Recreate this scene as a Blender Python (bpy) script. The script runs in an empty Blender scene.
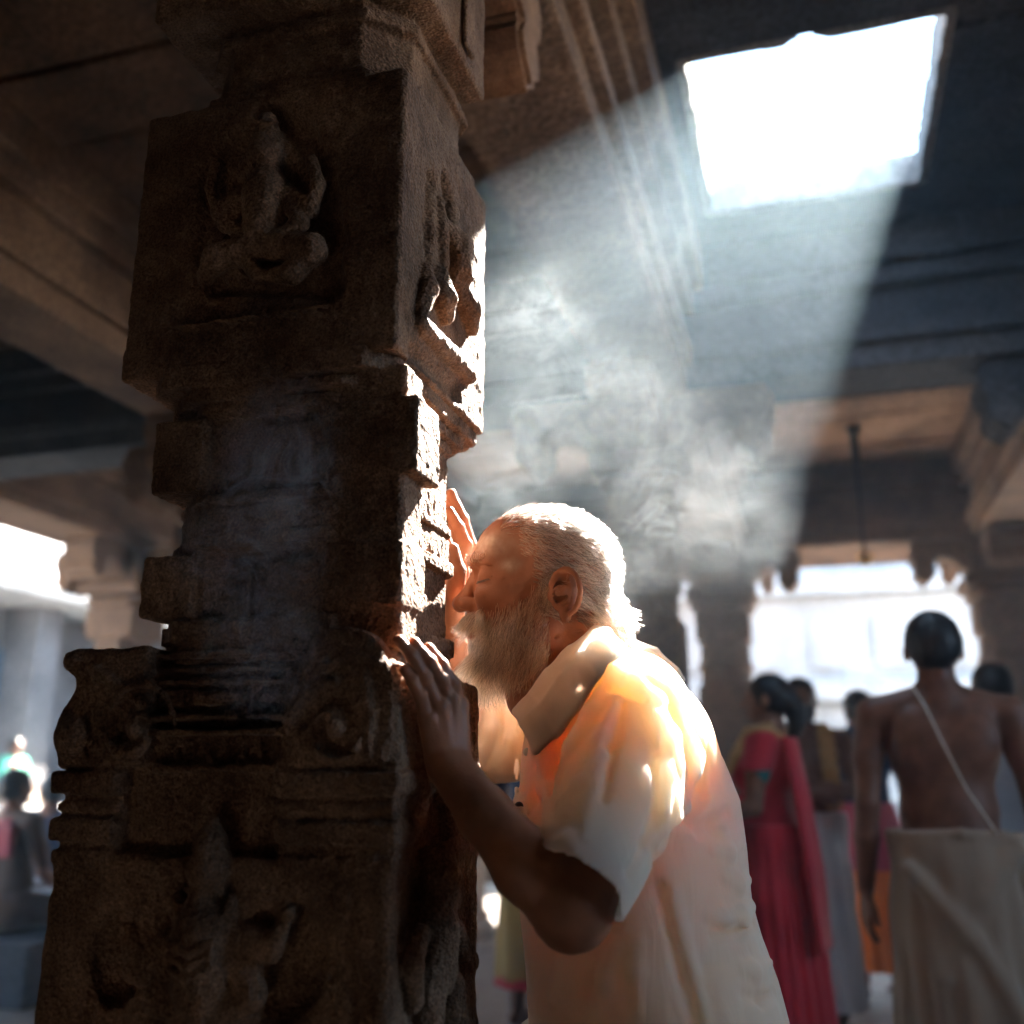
import bpy, bmesh, math, random
import numpy as np
import openvdb
from mathutils import Vector, Matrix

# ---------------------------------------------------------------- camera, world, sun, exposure
SC = bpy.context.scene
COL = SC.collection
F_PX = 1010.0
PITCH = math.atan(267 / F_PX)
YAW = math.atan(308 / (F_PX / math.cos(PITCH)))
CAM = np.array([0.0, 0.0, 1.15])
FW = np.array([-math.sin(YAW) * math.cos(PITCH), math.cos(YAW) * math.cos(PITCH), math.sin(PITCH)])
RT = np.array([math.cos(YAW), math.sin(YAW), 0.0])
UP = np.cross(RT, FW)
cam_d = bpy.data.cameras.new('camera')
cam = bpy.data.objects.new('camera', cam_d)
COL.objects.link(cam)
cam.location = CAM
cam.rotation_euler = (math.pi / 2 + PITCH, 0, YAW)
cam_d.sensor_width = 36.0
cam_d.lens = 36.0 * F_PX / 1024
cam_d.clip_start = 0.05
cam_d.clip_end = 200
cam_d.dof.use_dof = True
cam_d.dof.focus_distance = 1.23
cam_d.dof.aperture_fstop = 2.5
SC.camera = cam

SUN_DIR = np.array([0.2452, 0.9695, 0.0])          # horizontal, towards the sun
SUN_EL = math.radians(42.0)
world = bpy.data.worlds.new('sky')
SC.world = world
world.use_nodes = True
bgn = world.node_tree.nodes['Background']
bgn.inputs[0].default_value = (0.46, 0.70, 1.0, 1)
bgn.inputs[1].default_value = 5.0
sun_d = bpy.data.lights.new('sun', 'SUN')
sun_d.energy = 92.0
sun_d.angle = math.radians(0.6)
sun_d.color = (1.0, 0.93, 0.84)
sun = bpy.data.objects.new('sun', sun_d)
COL.objects.link(sun)
_s = Vector((SUN_DIR[0] * math.cos(SUN_EL), SUN_DIR[1] * math.cos(SUN_EL), math.sin(SUN_EL)))
sun.rotation_euler = _s.to_track_quat('Z', 'Y').to_euler()
sun.location = _s * 20

def portal(name, loc, rot, sx, sy):
    d = bpy.data.lights.new(name, 'AREA'); d.shape = 'RECTANGLE'; d.size = sx; d.size_y = sy
    d.cycles.is_portal = True
    o = bpy.data.objects.new(name, d); COL.objects.link(o); o.location = loc; o.rotation_euler = rot
    return o
portal('skylight_portal', (0.14, 3.2, 3.6), (0, 0, 0), 1.0, 1.1)
portal('side_portal', (3.78, 1.45, 2.2), (0, -math.pi / 2, 0), 1.1, 2.3)
portal('doorway_portal', (0.7, 7.9, 1.4), (-math.pi / 2, 0, 0), 6.5, 2.9)

SC.view_settings.view_transform = 'Standard'
SC.view_settings.look = 'None'
SC.view_settings.gamma = 1
SC.view_settings.use_curve_mapping = False
SC.view_settings.exposure = 0.32
SC.cycles.max_bounces = 10
SC.cycles.diffuse_bounces = 4
SC.cycles.glossy_bounces = 2
SC.cycles.transmission_bounces = 8
SC.cycles.volume_bounces = 1
SC.cycles.transparent_max_bounces = 8
SC.cycles.sample_clamp_indirect = 6
SC.cycles.use_denoising = True
SC.cycles.volume_max_steps = 256
SC.cycles.volume_step_rate = 0.14

# ---------------------------------------------------------------- helpers
def ray(px, py):
    return (px - 512) / F_PX * RT + (512 - py) / F_PX * UP + FW
def P(px, py, Y):
    d = ray(px, py); return CAM + d * (Y / d[1])
def PZ(px, py, Z):
    d = ray(px, py); return CAM + d * ((Z - CAM[2]) / d[2])
def PX(px, py, X):
    d = ray(px, py); return CAM + d * (X / d[0])

def tag(o, label=None, cat=None, group=None, kind=None):
    if label: o['label'] = label
    if cat: o['category'] = cat
    if group: o['group'] = group
    if kind: o['kind'] = kind
    return o
def empty(name, loc=(0, 0, 0), rz=0.0):
    o = bpy.data.objects.new(name, None); COL.objects.link(o)
    o.location = loc; o.rotation_euler = (0, 0, rz); o.empty_display_size = 0.1
    return o
def link_mesh(name, me, mat=None, parent=None, smooth=True):
    o = bpy.data.objects.new(name, me); COL.objects.link(o)
    if mat: me.materials.append(mat)
    if smooth and len(me.polygons):
        me.polygons.foreach_set('use_smooth', np.ones(len(me.polygons), dtype=bool))
    if parent: o.parent = parent
    return o
def copy_tree(o, parent=None):
    c = o.copy(); COL.objects.link(c)
    if parent: c.parent = parent
    for ch in o.children:
        copy_tree(ch, c)
    return c

# ---------------------------------------------------------------- lattice noise on separable axes
def _interp(L, u, axis):
    i = np.floor(u).astype(int); f = (u - i).astype(np.float32); f = f * f * (3 - 2 * f)
    n = L.shape[axis]; i0 = np.mod(i, n); i1 = np.mod(i + 1, n)
    a = np.take(L, i0, axis); b = np.take(L, i1, axis)
    sh = [1, 1, 1]; sh[axis] = len(f); f = f.reshape(sh)
    return a * (1 - f) + b * f
def gnoise(xs, ys, zs, freq, seed):
    """value noise in -1..1; freq = number or (fx, fy, fz) in cells per metre"""
    if not hasattr(freq, '__len__'): freq = (freq,) * 3
    rng = np.random.RandomState(seed); n = 48
    L = rng.uniform(-1, 1, (n, n, n)).astype(np.float32)
    A = _interp(L, xs * freq[0] + 13.3, 0)
    A = _interp(A, ys * freq[1] + 7.7, 1)
    return _interp(A, zs * freq[2] + 3.1, 2)

# ---------------------------------------------------------------- signed distance modelling
class Field:
    def __init__(s, lo, hi, h):
        s.h = h; s.lo = np.array(lo, float); s.hi = np.array(hi, float)
        n = np.ceil((s.hi - s.lo) / h).astype(int) + 1
        s.ax = [(s.lo[i] + h * np.arange(n[i])).astype(np.float32) for i in range(3)]
        s.d = np.full(n, 0.5, dtype=np.float32)
    def region(s, lo, hi):
        sl = []
        for i in range(3):
            a = int(max(0, math.floor((lo[i] - s.lo[i]) / s.h)))
            b = int(min(len(s.ax[i]), math.ceil((hi[i] - s.lo[i]) / s.h) + 1))
            if b <= a: return None, None
            sl.append(slice(a, b))
        ax = [s.ax[i][sl[i]] for i in range(3)]
        return tuple(sl), (ax[0][:, None, None], ax[1][None, :, None], ax[2][None, None, :])
    def put(s, fn, lo, hi, k=0.0, op='add'):
        m = k + 4 * s.h
        lo = np.array(lo) - m; hi = np.array(hi) + m
        sl, G = s.region(lo, hi)
        if sl is None: return
        v = fn(*G).astype(np.float32); d = s.d[sl]
        if op == 'sub': d = -d
        if k > 0:
            hh = np.clip(0.5 + 0.5 * (v - d) / k, 0, 1)
            r = v * (1 - hh) + d * hh - k * hh * (1 - hh)
        else:
            r = np.minimum(v, d)
        s.d[sl] = -r if op == 'sub' else r
    def cone(s, a, b, ra, rb=None, k=0.01, op='add', flat=None):
        """tapered capsule; flat=(axis vector, factor) squashes it across that axis"""
        a = np.array(a, float); b = np.array(b, float); rb = ra if rb is None else rb
        ab = b - a; L2 = max(float(ab @ ab), 1e-9); R = max(ra, rb)
        def fn(X, Y, Z):
            px, py, pz = X - a[0], Y - a[1], Z - a[2]
            t = np.clip((px * ab[0] + py * ab[1] + pz * ab[2]) / L2, 0, 1)
            qx, qy, qz = px - t * ab[0], py - t * ab[1], pz - t * ab[2]
            r2 = qx * qx + qy * qy + qz * qz
            if flat is not None:
                n, fac = flat; w = qx * n[0] + qy * n[1] + qz * n[2]
                r2 = r2 + w * w * (fac * fac - 1)
            return np.sqrt(r2) - (ra + (rb - ra) * t)
        s.put(fn, np.minimum(a, b) - R, np.maximum(a, b) + R, k, op)
    def chain(s, pts, rs, k=0.01, op='add', flat=None):
        if not hasattr(rs, '__len__'): rs = [rs] * len(pts)
        for i in range(len(pts) - 1):
            s.cone(pts[i], pts[i + 1], rs[i], rs[i + 1], k, op, flat)
    def ell(s, c, r, k=0.01, op='add', M=None):
        """ellipsoid; M rows are its local axes"""
        c = np.array(c, float); r = np.array(r, float) if hasattr(r, '__len__') else np.array([r] * 3, float)
        M = np.eye(3) if M is None else np.array(M, float)
        def fn(X, Y, Z):
            px, py, pz = X - c[0], Y - c[1], Z - c[2]
            k0 = 0; k1 = 0
            for i in range(3):
                q = px * M[i][0] + py * M[i][1] + pz * M[i][2]
                k0 = k0 + (q / r[i]) ** 2; k1 = k1 + (q / (r[i] * r[i])) ** 2
            k0 = np.sqrt(k0); k1 = np.sqrt(k1) + 1e-6
            return k0 * (k0 - 1) / k1
        R = np.sqrt(((M * r[:, None]) ** 2).sum(0))
        s.put(fn, c - R, c + R, k, op)
    def box(s, lo, hi, r=0.004, k=0.0, op='add', M=None):
        lo = np.array(lo, float); hi = np.array(hi, float); c = (lo + hi) / 2; e = (hi - lo) / 2 - r
        def fn(X, Y, Z):
            P_ = (X - c[0], Y - c[1], Z - c[2])
            if M is not None:
                P_ = [P_[0] * M[i][0] + P_[1] * M[i][1] + P_[2] * M[i][2] for i in range(3)]
            q = [np.abs(P_[i]) - e[i] for i in range(3)]
            out = np.sqrt(sum(np.maximum(v, 0) ** 2 for v in q))
            ins = np.minimum(np.maximum(np.maximum(q[0], q[1]), q[2]), 0)
            return out + ins - r
        if M is None: s.put(fn, lo, hi, k, op)
        else:
            R = np.linalg.norm(e) + r
            s.put(fn, c - R, c + R, k, op)
    def fn(s, f, lo=None, hi=None, k=0.0, op='add'):
        s.put(f, s.lo if lo is None else lo, s.hi if hi is None else hi, k, op)
    def clip(s, f):
        """keep only where f < 0 (f takes broadcast X, Y, Z)"""
        X, Y, Z = s.ax[0][:, None, None], s.ax[1][None, :, None], s.ax[2][None, None, :]
        s.d = np.maximum(s.d, f(X, Y, Z).astype(np.float32))
    def noise(s, amp, freq, seed):
        s.d += amp * gnoise(*s.ax, freq, seed)
    def shift(s, f):
        X, Y, Z = s.ax[0][:, None, None], s.ax[1][None, :, None], s.ax[2][None, None, :]
        s.d = (s.d + f(X, Y, Z)).astype(np.float32)
    def hit(s, px, py, t0=0.6, t1=2.4, Y=None):
        """first surface point along the line of sight through a point of the photograph"""
        d = ray(px, py); d = d / np.linalg.norm(d)
        ts = np.arange(t0, t1, s.h * 0.5); p = CAM + ts[:, None] * d
        ix = np.round((p - s.lo) / s.h).astype(int)
        ok = np.all((ix >= 0) & (ix < np.array(s.d.shape)), axis=1)
        v = np.full(len(ts), 1.0); v[ok] = s.d[ix[ok, 0], ix[ok, 1], ix[ok, 2]]
        w = np.nonzero(v < 0)[0]
        return p[w[0]] if len(w) else None
    def arrays(s):
        h = s.h; w = 3 * h
        d = np.clip(s.d, -w, w)
        d[0], d[-1], d[:, 0], d[:, -1], d[:, :, 0], d[:, :, -1] = w, w, w, w, w, w
        g = openvdb.FloatGrid(w); g.copyFromArray(np.ascontiguousarray(d, dtype=np.float32))
        v, q = g.convertToQuads(0.0)
        return v.astype(np.float64) * h + s.lo, q[:, ::-1]
    def mesh(s, name):
        v, q = s.arrays(); return mesh_from(name, [(v, q)])

def mesh_from(name, parts):
    vs, qs, n = [], [], 0
    for v, q in parts:
        vs.append(v); qs.append(q + n); n += len(v)
    v = np.concatenate(vs).astype(np.float32); q = np.concatenate(qs).astype(np.int32)
    me = bpy.data.meshes.new(name)
    me.vertices.add(len(v)); me.vertices.foreach_set('co', v.ravel())
    me.loops.add(q.size); me.loops.foreach_set('vertex_index', q.ravel())
    me.polygons.add(len(q)); me.polygons.foreach_set('loop_start', np.arange(0, q.size, 4, dtype=np.int32))
    me.polygons.foreach_set('loop_total', np.full(len(q), 4, dtype=np.int32))
    me.update(calc_edges=True); me.validate()
    return me

# ---------------------------------------------------------------- materials
def new_mat(name):
    m = bpy.data.materials.new(name); m.use_nodes = True
    nt = m.node_tree; nt.nodes.clear()
    out = nt.nodes.new('ShaderNodeOutputMaterial')
    return m, nt, out
def N(nt, t, **kw):
    n = nt.nodes.new(t)
    for k, v in kw.items(): setattr(n, k, v)
    return n
def stone(name, c1, c2, scale=9.0, bump=0.5, rough=0.85, pit=120.0, dist=0.004, vstretch=1.0):
    m, nt, out = new_mat(name)
    tc = N(nt, 'ShaderNodeTexCoord'); mp = N(nt, 'ShaderNodeMapping'); mp.inputs['Scale'].default_value = (1, 1, vstretch)
    nt.links.new(tc.outputs['Object'], mp.inputs[0])
    n1 = N(nt, 'ShaderNodeTexNoise'); n1.inputs['Scale'].default_value = scale; n1.inputs['Detail'].default_value = 8
    n1.inputs['Roughness'].default_value = 0.65
    n2 = N(nt, 'ShaderNodeTexNoise'); n2.inputs['Scale'].default_value = pit; n2.inputs['Detail'].default_value = 3
    n3 = N(nt, 'ShaderNodeTexVoronoi'); n3.inputs['Scale'].default_value = pit * 1.4
    for n in (n1, n2, n3): nt.links.new(mp.outputs[0], n.inputs['Vector'])
    cr = N(nt, 'ShaderNodeValToRGB'); cr.color_ramp.elements[0].position = 0.33; cr.color_ramp.elements[1].position = 0.68
    cr.color_ramp.elements[0].color = (*c1, 1); cr.color_ramp.elements[1].color = (*c2, 1)
    nt.links.new(n1.outputs[0], cr.inputs[0])
    b = N(nt, 'ShaderNodeBsdfPrincipled'); b.inputs['Roughness'].default_value = rough
    b.inputs['Specular IOR Level'].default_value = 0.3
    sp = N(nt, 'ShaderNodeMapRange'); sp.inputs['From Min'].default_value = .3; sp.inputs['From Max'].default_value = .7; sp.inputs['To Min'].default_value = .55; sp.inputs['To Max'].default_value = 1.45
    n5 = N(nt, 'ShaderNodeTexNoise'); n5.inputs['Scale'].default_value = pit * 2.2; n5.inputs['Detail'].default_value = 2; nt.links.new(mp.outputs[0], n5.inputs['Vector'])
    nt.links.new(n5.outputs[0], sp.inputs['Value'])
    ml = N(nt, 'ShaderNodeVectorMath', operation='SCALE'); nt.links.new(cr.outputs[0], ml.inputs[0]); nt.links.new(sp.outputs[0], ml.inputs['Scale'])
    nt.links.new(ml.outputs[0], b.inputs['Base Color'])
    bp = N(nt, 'ShaderNodeBump'); bp.inputs['Strength'].default_value = bump; bp.inputs['Distance'].default_value = dist
    mx = N(nt, 'ShaderNodeMath', operation='MULTIPLY_ADD')
    nt.links.new(n3.outputs['Distance'], mx.inputs[0]); mx.inputs[1].default_value = 0.6
    nt.links.new(n2.outputs[0], mx.inputs[2])
    m2 = N(nt, 'ShaderNodeMath', operation='ADD'); nt.links.new(mx.outputs[0], m2.inputs[0]); nt.links.new(n1.outputs[0], m2.inputs[1])
    nt.links.new(m2.outputs[0], bp.inputs['Height']); nt.links.new(bp.outputs[0], b.inputs['Normal'])
    nt.links.new(b.outputs[0], out.inputs[0])
    return m
def cloth(name, c1, c2, scale=6.0, weave=900.0, bump=0.15, sss=0.0, sheen=0.2, rough=0.9, rad=(0.02, 0.012, 0.006)):
    m, nt, out = new_mat(name)
    tc = N(nt, 'ShaderNodeTexCoord')
    n1 = N(nt, 'ShaderNodeTexNoise'); n1.inputs['Scale'].default_value = scale; n1.inputs['Detail'].default_value = 4
    nt.links.new(tc.outputs['Object'], n1.inputs['Vector'])
    cr = N(nt, 'ShaderNodeValToRGB'); cr.color_ramp.elements[0].color = (*c1, 1); cr.color_ramp.elements[1].color = (*c2, 1)
    cr.color_ramp.elements[0].position = 0.3; cr.color_ramp.elements[1].position = 0.7
    nt.links.new(n1.outputs[0], cr.inputs[0])
    b = N(nt, 'ShaderNodeBsdfPrincipled'); b.inputs['Roughness'].default_value = rough
    b.inputs['Specular IOR Level'].default_value = 0.2
    b.inputs['Sheen Weight'].default_value = sheen; b.inputs['Sheen Roughness'].default_value = 0.5
    nt.links.new(cr.outputs[0], b.inputs['Base Color'])
    if sss > 0:
        b.inputs['Subsurface Weight'].default_value = sss; b.inputs['Subsurface Radius'].default_value = rad
        b.inputs['Subsurface Scale'].default_value = 1.0
    wv = N(nt, 'ShaderNodeTexNoise'); wv.inputs['Scale'].default_value = weave; wv.inputs['Detail'].default_value = 1
    nt.links.new(tc.outputs['Object'], wv.inputs['Vector'])
    wr = N(nt, 'ShaderNodeTexNoise'); wr.inputs['Scale'].default_value = 26; wr.inputs['Detail'].default_value = 3; wr.inputs['Distortion'].default_value = 1.2
    wm = N(nt, 'ShaderNodeMapping'); wm.inputs['Scale'].default_value = (1, 1, .35); wm.inputs['Rotation'].default_value = (.3, .5, 0); nt.links.new(tc.outputs['Object'], wm.inputs[0]); nt.links.new(wm.outputs[0], wr.inputs['Vector'])
    wb = N(nt, 'ShaderNodeBump'); wb.inputs['Strength'].default_value = .55; wb.inputs['Distance'].default_value = .006; nt.links.new(wr.outputs[0], wb.inputs['Height'])
    bp = N(nt, 'ShaderNodeBump'); bp.inputs['Strength'].default_value = bump; bp.inputs['Distance'].default_value = 0.0006
    nt.links.new(wb.outputs[0], bp.inputs['Normal'])
    nt.links.new(wv.outputs[0], bp.inputs['Height']); nt.links.new(bp.outputs[0], b.inputs['Normal'])
    nt.links.new(b.outputs[0], out.inputs[0])
    return m
def plain(name, c, rough=0.6, metal=0.0, sss=0.0):
    m, nt, out = new_mat(name)
    tc = N(nt, 'ShaderNodeTexCoord'); n1 = N(nt, 'ShaderNodeTexNoise'); n1.inputs['Scale'].default_value = 14; n1.inputs['Detail'].default_value = 5
    nt.links.new(tc.outputs['Object'], n1.inputs['Vector'])
    cr = N(nt, 'ShaderNodeValToRGB'); cr.color_ramp.elements[0].color = (*[x * 0.82 for x in c], 1); cr.color_ramp.elements[1].color = (*[min(1, x * 1.15) for x in c], 1)
    nt.links.new(n1.outputs[0], cr.inputs[0])
    b = N(nt, 'ShaderNodeBsdfPrincipled'); b.inputs['Roughness'].default_value = rough; b.inputs['Metallic'].default_value = metal
    nt.links.new(cr.outputs[0], b.inputs['Base Color'])
    if sss:
        b.inputs['Subsurface Weight'].default_value = sss; b.inputs['Subsurface Radius'].default_value = (0.012, 0.005, 0.002)
        b.inputs['Subsurface Scale'].default_value = 0.5
    nt.links.new(b.outputs[0], out.inputs[0])
    return m

M_PILLAR = stone('weathered_brown_granite', (0.085, 0.042, 0.022), (0.27, 0.16, 0.098), 10, 0.9, 0.8, 160, 0.0035)
M_STONE = stone('temple_granite', (0.08, 0.046, 0.028), (0.205, 0.13, 0.085), 3.0, 0.6, 0.85, 30, 0.01)
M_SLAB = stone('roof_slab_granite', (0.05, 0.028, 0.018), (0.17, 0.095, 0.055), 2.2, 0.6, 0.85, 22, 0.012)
M_SHADE = stone('shade_darkened_granite', (0.018, 0.023, 0.034), (0.06, 0.064, 0.075), 2.6, 0.6, 0.85, 22, 0.012)  # bluish shade of the dim parts put into the stone colour
M_SLAB_LIT = stone('lit_far_bay_granite', (0.15, 0.085, 0.05), (0.42, 0.26, 0.165), 2.6, 0.6, 0.85, 22, 0.012)  # slab stone lightened, light from the doorway put into the colour
M_FLOOR = stone('worn_floor_granite', (0.14, 0.12, 0.11), (0.27, 0.24, 0.22), 4.0, 0.5, 0.42, 30, 0.006)
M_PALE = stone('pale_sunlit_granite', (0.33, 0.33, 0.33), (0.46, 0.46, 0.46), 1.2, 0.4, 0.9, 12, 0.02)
M_YARD = stone('courtyard_paving', (0.50, 0.44, 0.37), (0.66, 0.60, 0.52), 1.0, 0.3, 0.9, 12, 0.02)
M_REVEAL = stone('skylight_reveal_granite', (0.17, 0.16, 0.15), (0.28, 0.26, 0.25), 6, 0.5, 0.9, 30, 0.006)

# ---------------------------------------------------------------- architecture
def boxes_mesh(name, bxs, bevel=0.012):
    """boxes (x0,y0,z0,x1,y1,z1) or prisms, joined in one bevelled mesh"""
    bm = bmesh.new()
    for b in bxs:
        r = bmesh.ops.create_cube(bm, size=1.0)
        for v in r['verts']:
            v.co = ((b[0] + b[3]) / 2 + v.co.x * (b[3] - b[0]), (b[1] + b[4]) / 2 + v.co.y * (b[4] - b[1]), (b[2] + b[5]) / 2 + v.co.z * (b[5] - b[2]))
    if bevel: bmesh.ops.bevel(bm, geom=bm.edges[:], offset=bevel, segments=2, affect='EDGES', profile=0.6)
    me = bpy.data.meshes.new(name); bm.to_mesh(me); bm.free()
    return me
def rings_mesh(name, rings, cx=0.0, cy=0.0):
    """stack of closed rings [(z, [(x, y), ...])], same number of points each"""
    bm = bmesh.new(); prev = None
    for z, pts in rings:
        cur = [bm.verts.new((cx + x, cy + y, z)) for x, y in pts]
        if prev:
            n = len(cur)
            for i in range(n): bm.faces.new((prev[i], prev[(i + 1) % n], cur[(i + 1) % n], cur[i]))
        else: bm.faces.new(list(reversed(cur)))
        prev = cur
    bm.faces.new(prev)
    me = bpy.data.meshes.new(name); bm.to_mesh(me); bm.free(); return me
def octo(w, c):
    """octagonal ring: half width w, corner cut c (0 is a square)"""
    c = max(c, 0.0015)
    return [(w, -w + c), (w, w - c), (w - c, w), (-w + c, w), (-w, w - c), (-w, -w + c), (-w + c, -w), (w - c, -w)]
def extrude_profile(name, pts, half, axis, origin):
    """closed (along, z) profile extruded sideways by +-half; axis 'x' or 'y' is the along axis"""
    bm = bmesh.new(); A, B = [], []
    for a, z in pts:
        for s_, L in ((-half, A), (half, B)):
            p = (a, s_, z) if axis == 'x' else (s_, a, z)
            L.append(bm.verts.new((origin[0] + p[0], origin[1] + p[1], origin[2] + p[2])))
    n = len(pts)
    bm.faces.new(A); bm.faces.new(list(reversed(B)))
    for i in range(n): bm.faces.new((A[i], B[i], B[(i + 1) % n], A[(i + 1) % n]))
    bmesh.ops.recalc_face_normals(bm, faces=bm.faces[:])
    bmesh.ops.bevel(bm, geom=[e for e in bm.edges if len(e.link_faces) == 2 and e.calc_face_angle(0) > 0.9], offset=0.012, segments=2, affect='EDGES')
    me = bpy.data.meshes.new(name); bm.to_mesh(me); bm.free(); return me
def corbel_profile(L=0.56, d=0.3):
    """bracket with a hanging lotus bud at each end, z down from 0"""
    half = [(0.17, -d + 0.04), (0.24, -d + 0.10), (0.31, -0.13), (0.37, -0.115), (0.41, -0.13), (L - 0.13, -0.17), (L - 0.15, -0.205),
            (L - 0.135, -0.245), (L - 0.09, -0.275), (L - 0.075, -0.305), (L - 0.055, -0.275), (L - 0.015, -0.25), (L, -0.205), (L - 0.02, -0.165), (L + 0.01, -0.125),
            (L + 0.02, -0.07), (L, -0.03), (L - 0.005, 0.0)]
    return [(-x, z) for x, z in reversed(half)] + half

def make_column(label, x, y, w=0.17, corb=('x', 'y'), M_STONE=M_STONE):
    t = tag(empty('stone_column', (x, y, 0)), label, 'column', 'carved granite columns of the hall')
    link_mesh('column_base', rings_mesh('column_base', [(0, octo(w + .07, 0)), (.10, octo(w + .07, 0)), (.13, octo(w + .045, 0)), (.18, octo(w + .045, 0)), (.2, octo(w + .02, 0)), (.62, octo(w + .02, 0)), (.66, octo(w, .02))]), M_STONE, t, False)
    link_mesh('column_shaft', rings_mesh('column_shaft', [(.64, octo(w, .02)), (.68, octo(w, .09)), (1.02, octo(w, .09)), (1.04, octo(w + .02, .09)), (1.1, octo(w + .02, .09)), (1.12, octo(w, .09)),
        (1.36, octo(w, .09)), (1.40, octo(w + .02, 0)), (1.78, octo(w + .02, 0)), (1.82, octo(w, .08)), (1.9, octo(w, .08)), (1.92, octo(w + .018, .08)), (1.96, octo(w + .018, .08)), (1.98, octo(w, .08)),
        (2.1, octo(w, .08)), (2.13, octo(w + .02, 0)), (2.32, octo(w + .02, 0))]), M_STONE, t, False)
    link_mesh('column_capital', rings_mesh('column_capital', [(2.30, octo(w - .02, .05)), (2.34, octo(w + .03, .06)), (2.38, octo(w + .06, .06)), (2.41, octo(w + .03, .05)), (2.43, octo(w + .08, 0)), (2.5, octo(w + .08, 0)), (2.52, octo(w + .03, 0)), (2.74, octo(w + .03, 0))]), M_STONE, t, False)
    for a in corb:
        link_mesh('bracket', extrude_profile('bracket', corbel_profile(), 0.13, a, (0, 0, 2.77 + (0.0 if a == 'x' else 0.0))), M_STONE, t, False)
    return t

# floor of the hall and the paved court outside
def slab_floor():
    rng = random.Random(5); bx = []
    x = -7.0
    while x < 4.2:
        wx = rng.uniform(0.7, 1.1); y = -2.6 + rng.uniform(-.4, 0)
        while y < 9.4:
            wy = rng.uniform(0.9, 1.6); dz = rng.uniform(-.006, 0)
            bx.append((x + .004, y + .004, -.12, x + wx - .004, y + wy - .004, dz)); y += wy
        x += wx
    return boxes_mesh('floor', bx, 0.006)
tag(link_mesh('floor', slab_floor(), M_FLOOR, None, False), kind='structure')
tag(link_mesh('floor_courtyard', boxes_mesh('floor_courtyard', [(-40, -30, -.35, 40, 60, -.1)], 0), M_YARD, None, False), kind='structure')

# ceiling: a worn slab bay with the roof opening, and plain slab bays around it
Hc = 3.35
SK = (-0.245, 0.525, 2.80, 3.70)          # opening x0, x1, y0, y1
f = Field((-0.62, 1.32, 3.30), (1.32, 4.3, 3.56), 0.012)
f.clip(lambda X, Y, Z: -1 + 0 * X)
f.fn(lambda X, Y, Z: np.abs(Z - (Hc + .07)) - .07 + 0 * X + 0 * Y)
for k in range(9):
    y = 1.36 + k * 0.37
    if 2.85 < y < 3.6: continue
    f.box((-0.7, y - .008, 3.3), (1.4, y + .008, 3.37), .002, .01, 'sub')
f.noise(0.006, 9, 1); f.noise(0.0035, 30, 2)
g = Field(f.lo, f.hi, 0.012)
g.box((SK[0] - .03, SK[2] - .03, 3.1), (SK[1] + .03, SK[3] + .03, 3.8), .006)
g2 = Field((SK[0] - .08, SK[2] - .08, 3.33), (SK[1] + .08, SK[3] + .08, 3.52), 0.008)
g2.box((SK[0] - .032, SK[2] - .032, 3.352), (SK[1] + .032, SK[3] + .032, 3.488), .004)
g3 = Field(g2.lo, g2.hi, 0.008)
g3.box((SK[0], SK[2], 3.1), (SK[1], SK[3], 3.8), .006)
g3.noise(0.006, (9, 9, 4), 3); g3.noise(0.004, (26, 26, 8), 4)
g3.ell((0.12, SK[2] - .004, 3.36), (.05, .022, .1), .02); g3.ell((0.25, SK[3] + .006, 3.47), (.07, .022, .05), .02)
g2.d = np.maximum(g2.d, -g3.d)
tag(link_mesh('trim_1', g2.mesh('skylight_edge'), M_REVEAL), kind='structure')
f.d = np.maximum(f.d, -g.d)
tag(link_mesh('ceiling', f.mesh('ceiling_bay'), M_SHADE), kind='structure')
def slabs(x0, x1, y0, y1, seed):
    rng = random.Random(seed); out = []; y = y0
    while y < y1 - .01:
        w = min(rng.uniform(.3, .48), y1 - y)
        out.append((x0, y + .006, Hc - rng.uniform(0, .02), x1, y + w - .006, Hc + .16)); y += w
    return out
lines_x = (-4.75, -2.7, -.6, 1.3, 3.2)
rows_y = (-2.1, 1.12, 4.25, 7.6)
bx = []; far = []
for i in range(4):
    for j, (ya, yb) in enumerate(((-2.7, -2.1), (-2.1, 1.12), (1.12, 4.25), (4.25, 7.6), (7.6, 8.15))):
        if i == 2 and j == 2:
            bx += [(-0.6, 1.1, Hc, 1.3, 1.34, Hc + .16), (-0.6, 4.28, Hc, 1.3, 4.32, Hc + .16), (-.64, 1.3, Hc, -.6, 4.3, Hc + .16)]
            continue
        (far if j >= 3 and i >= 1 else bx).extend(slabs(lines_x[i], lines_x[i + 1], ya, yb, 10 * i + j))
bx += [(-5.3, -2.7, Hc - .2, -4.75, 8.15, Hc + .16), (3.2, -2.7, Hc - .2, 3.8, 8.15, Hc + .16)]
bx += [(-5.3, -2.7, Hc + .17, -0.62, 8.2, Hc + .3), (1.31, -2.7, Hc + .17, 3.8, 8.2, Hc + .3), (-0.62, -2.7, Hc + .17, 1.31, 1.3, Hc + .3), (-0.62, 4.31, Hc + .17, 1.31, 8.2, Hc + .3)]
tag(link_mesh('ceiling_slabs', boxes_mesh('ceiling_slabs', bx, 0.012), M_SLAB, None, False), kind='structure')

tag(link_mesh('ceiling_far_bay', boxes_mesh('ceiling_far_bay', far, 0.012), M_SLAB_LIT, None, False), kind='structure')
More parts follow.
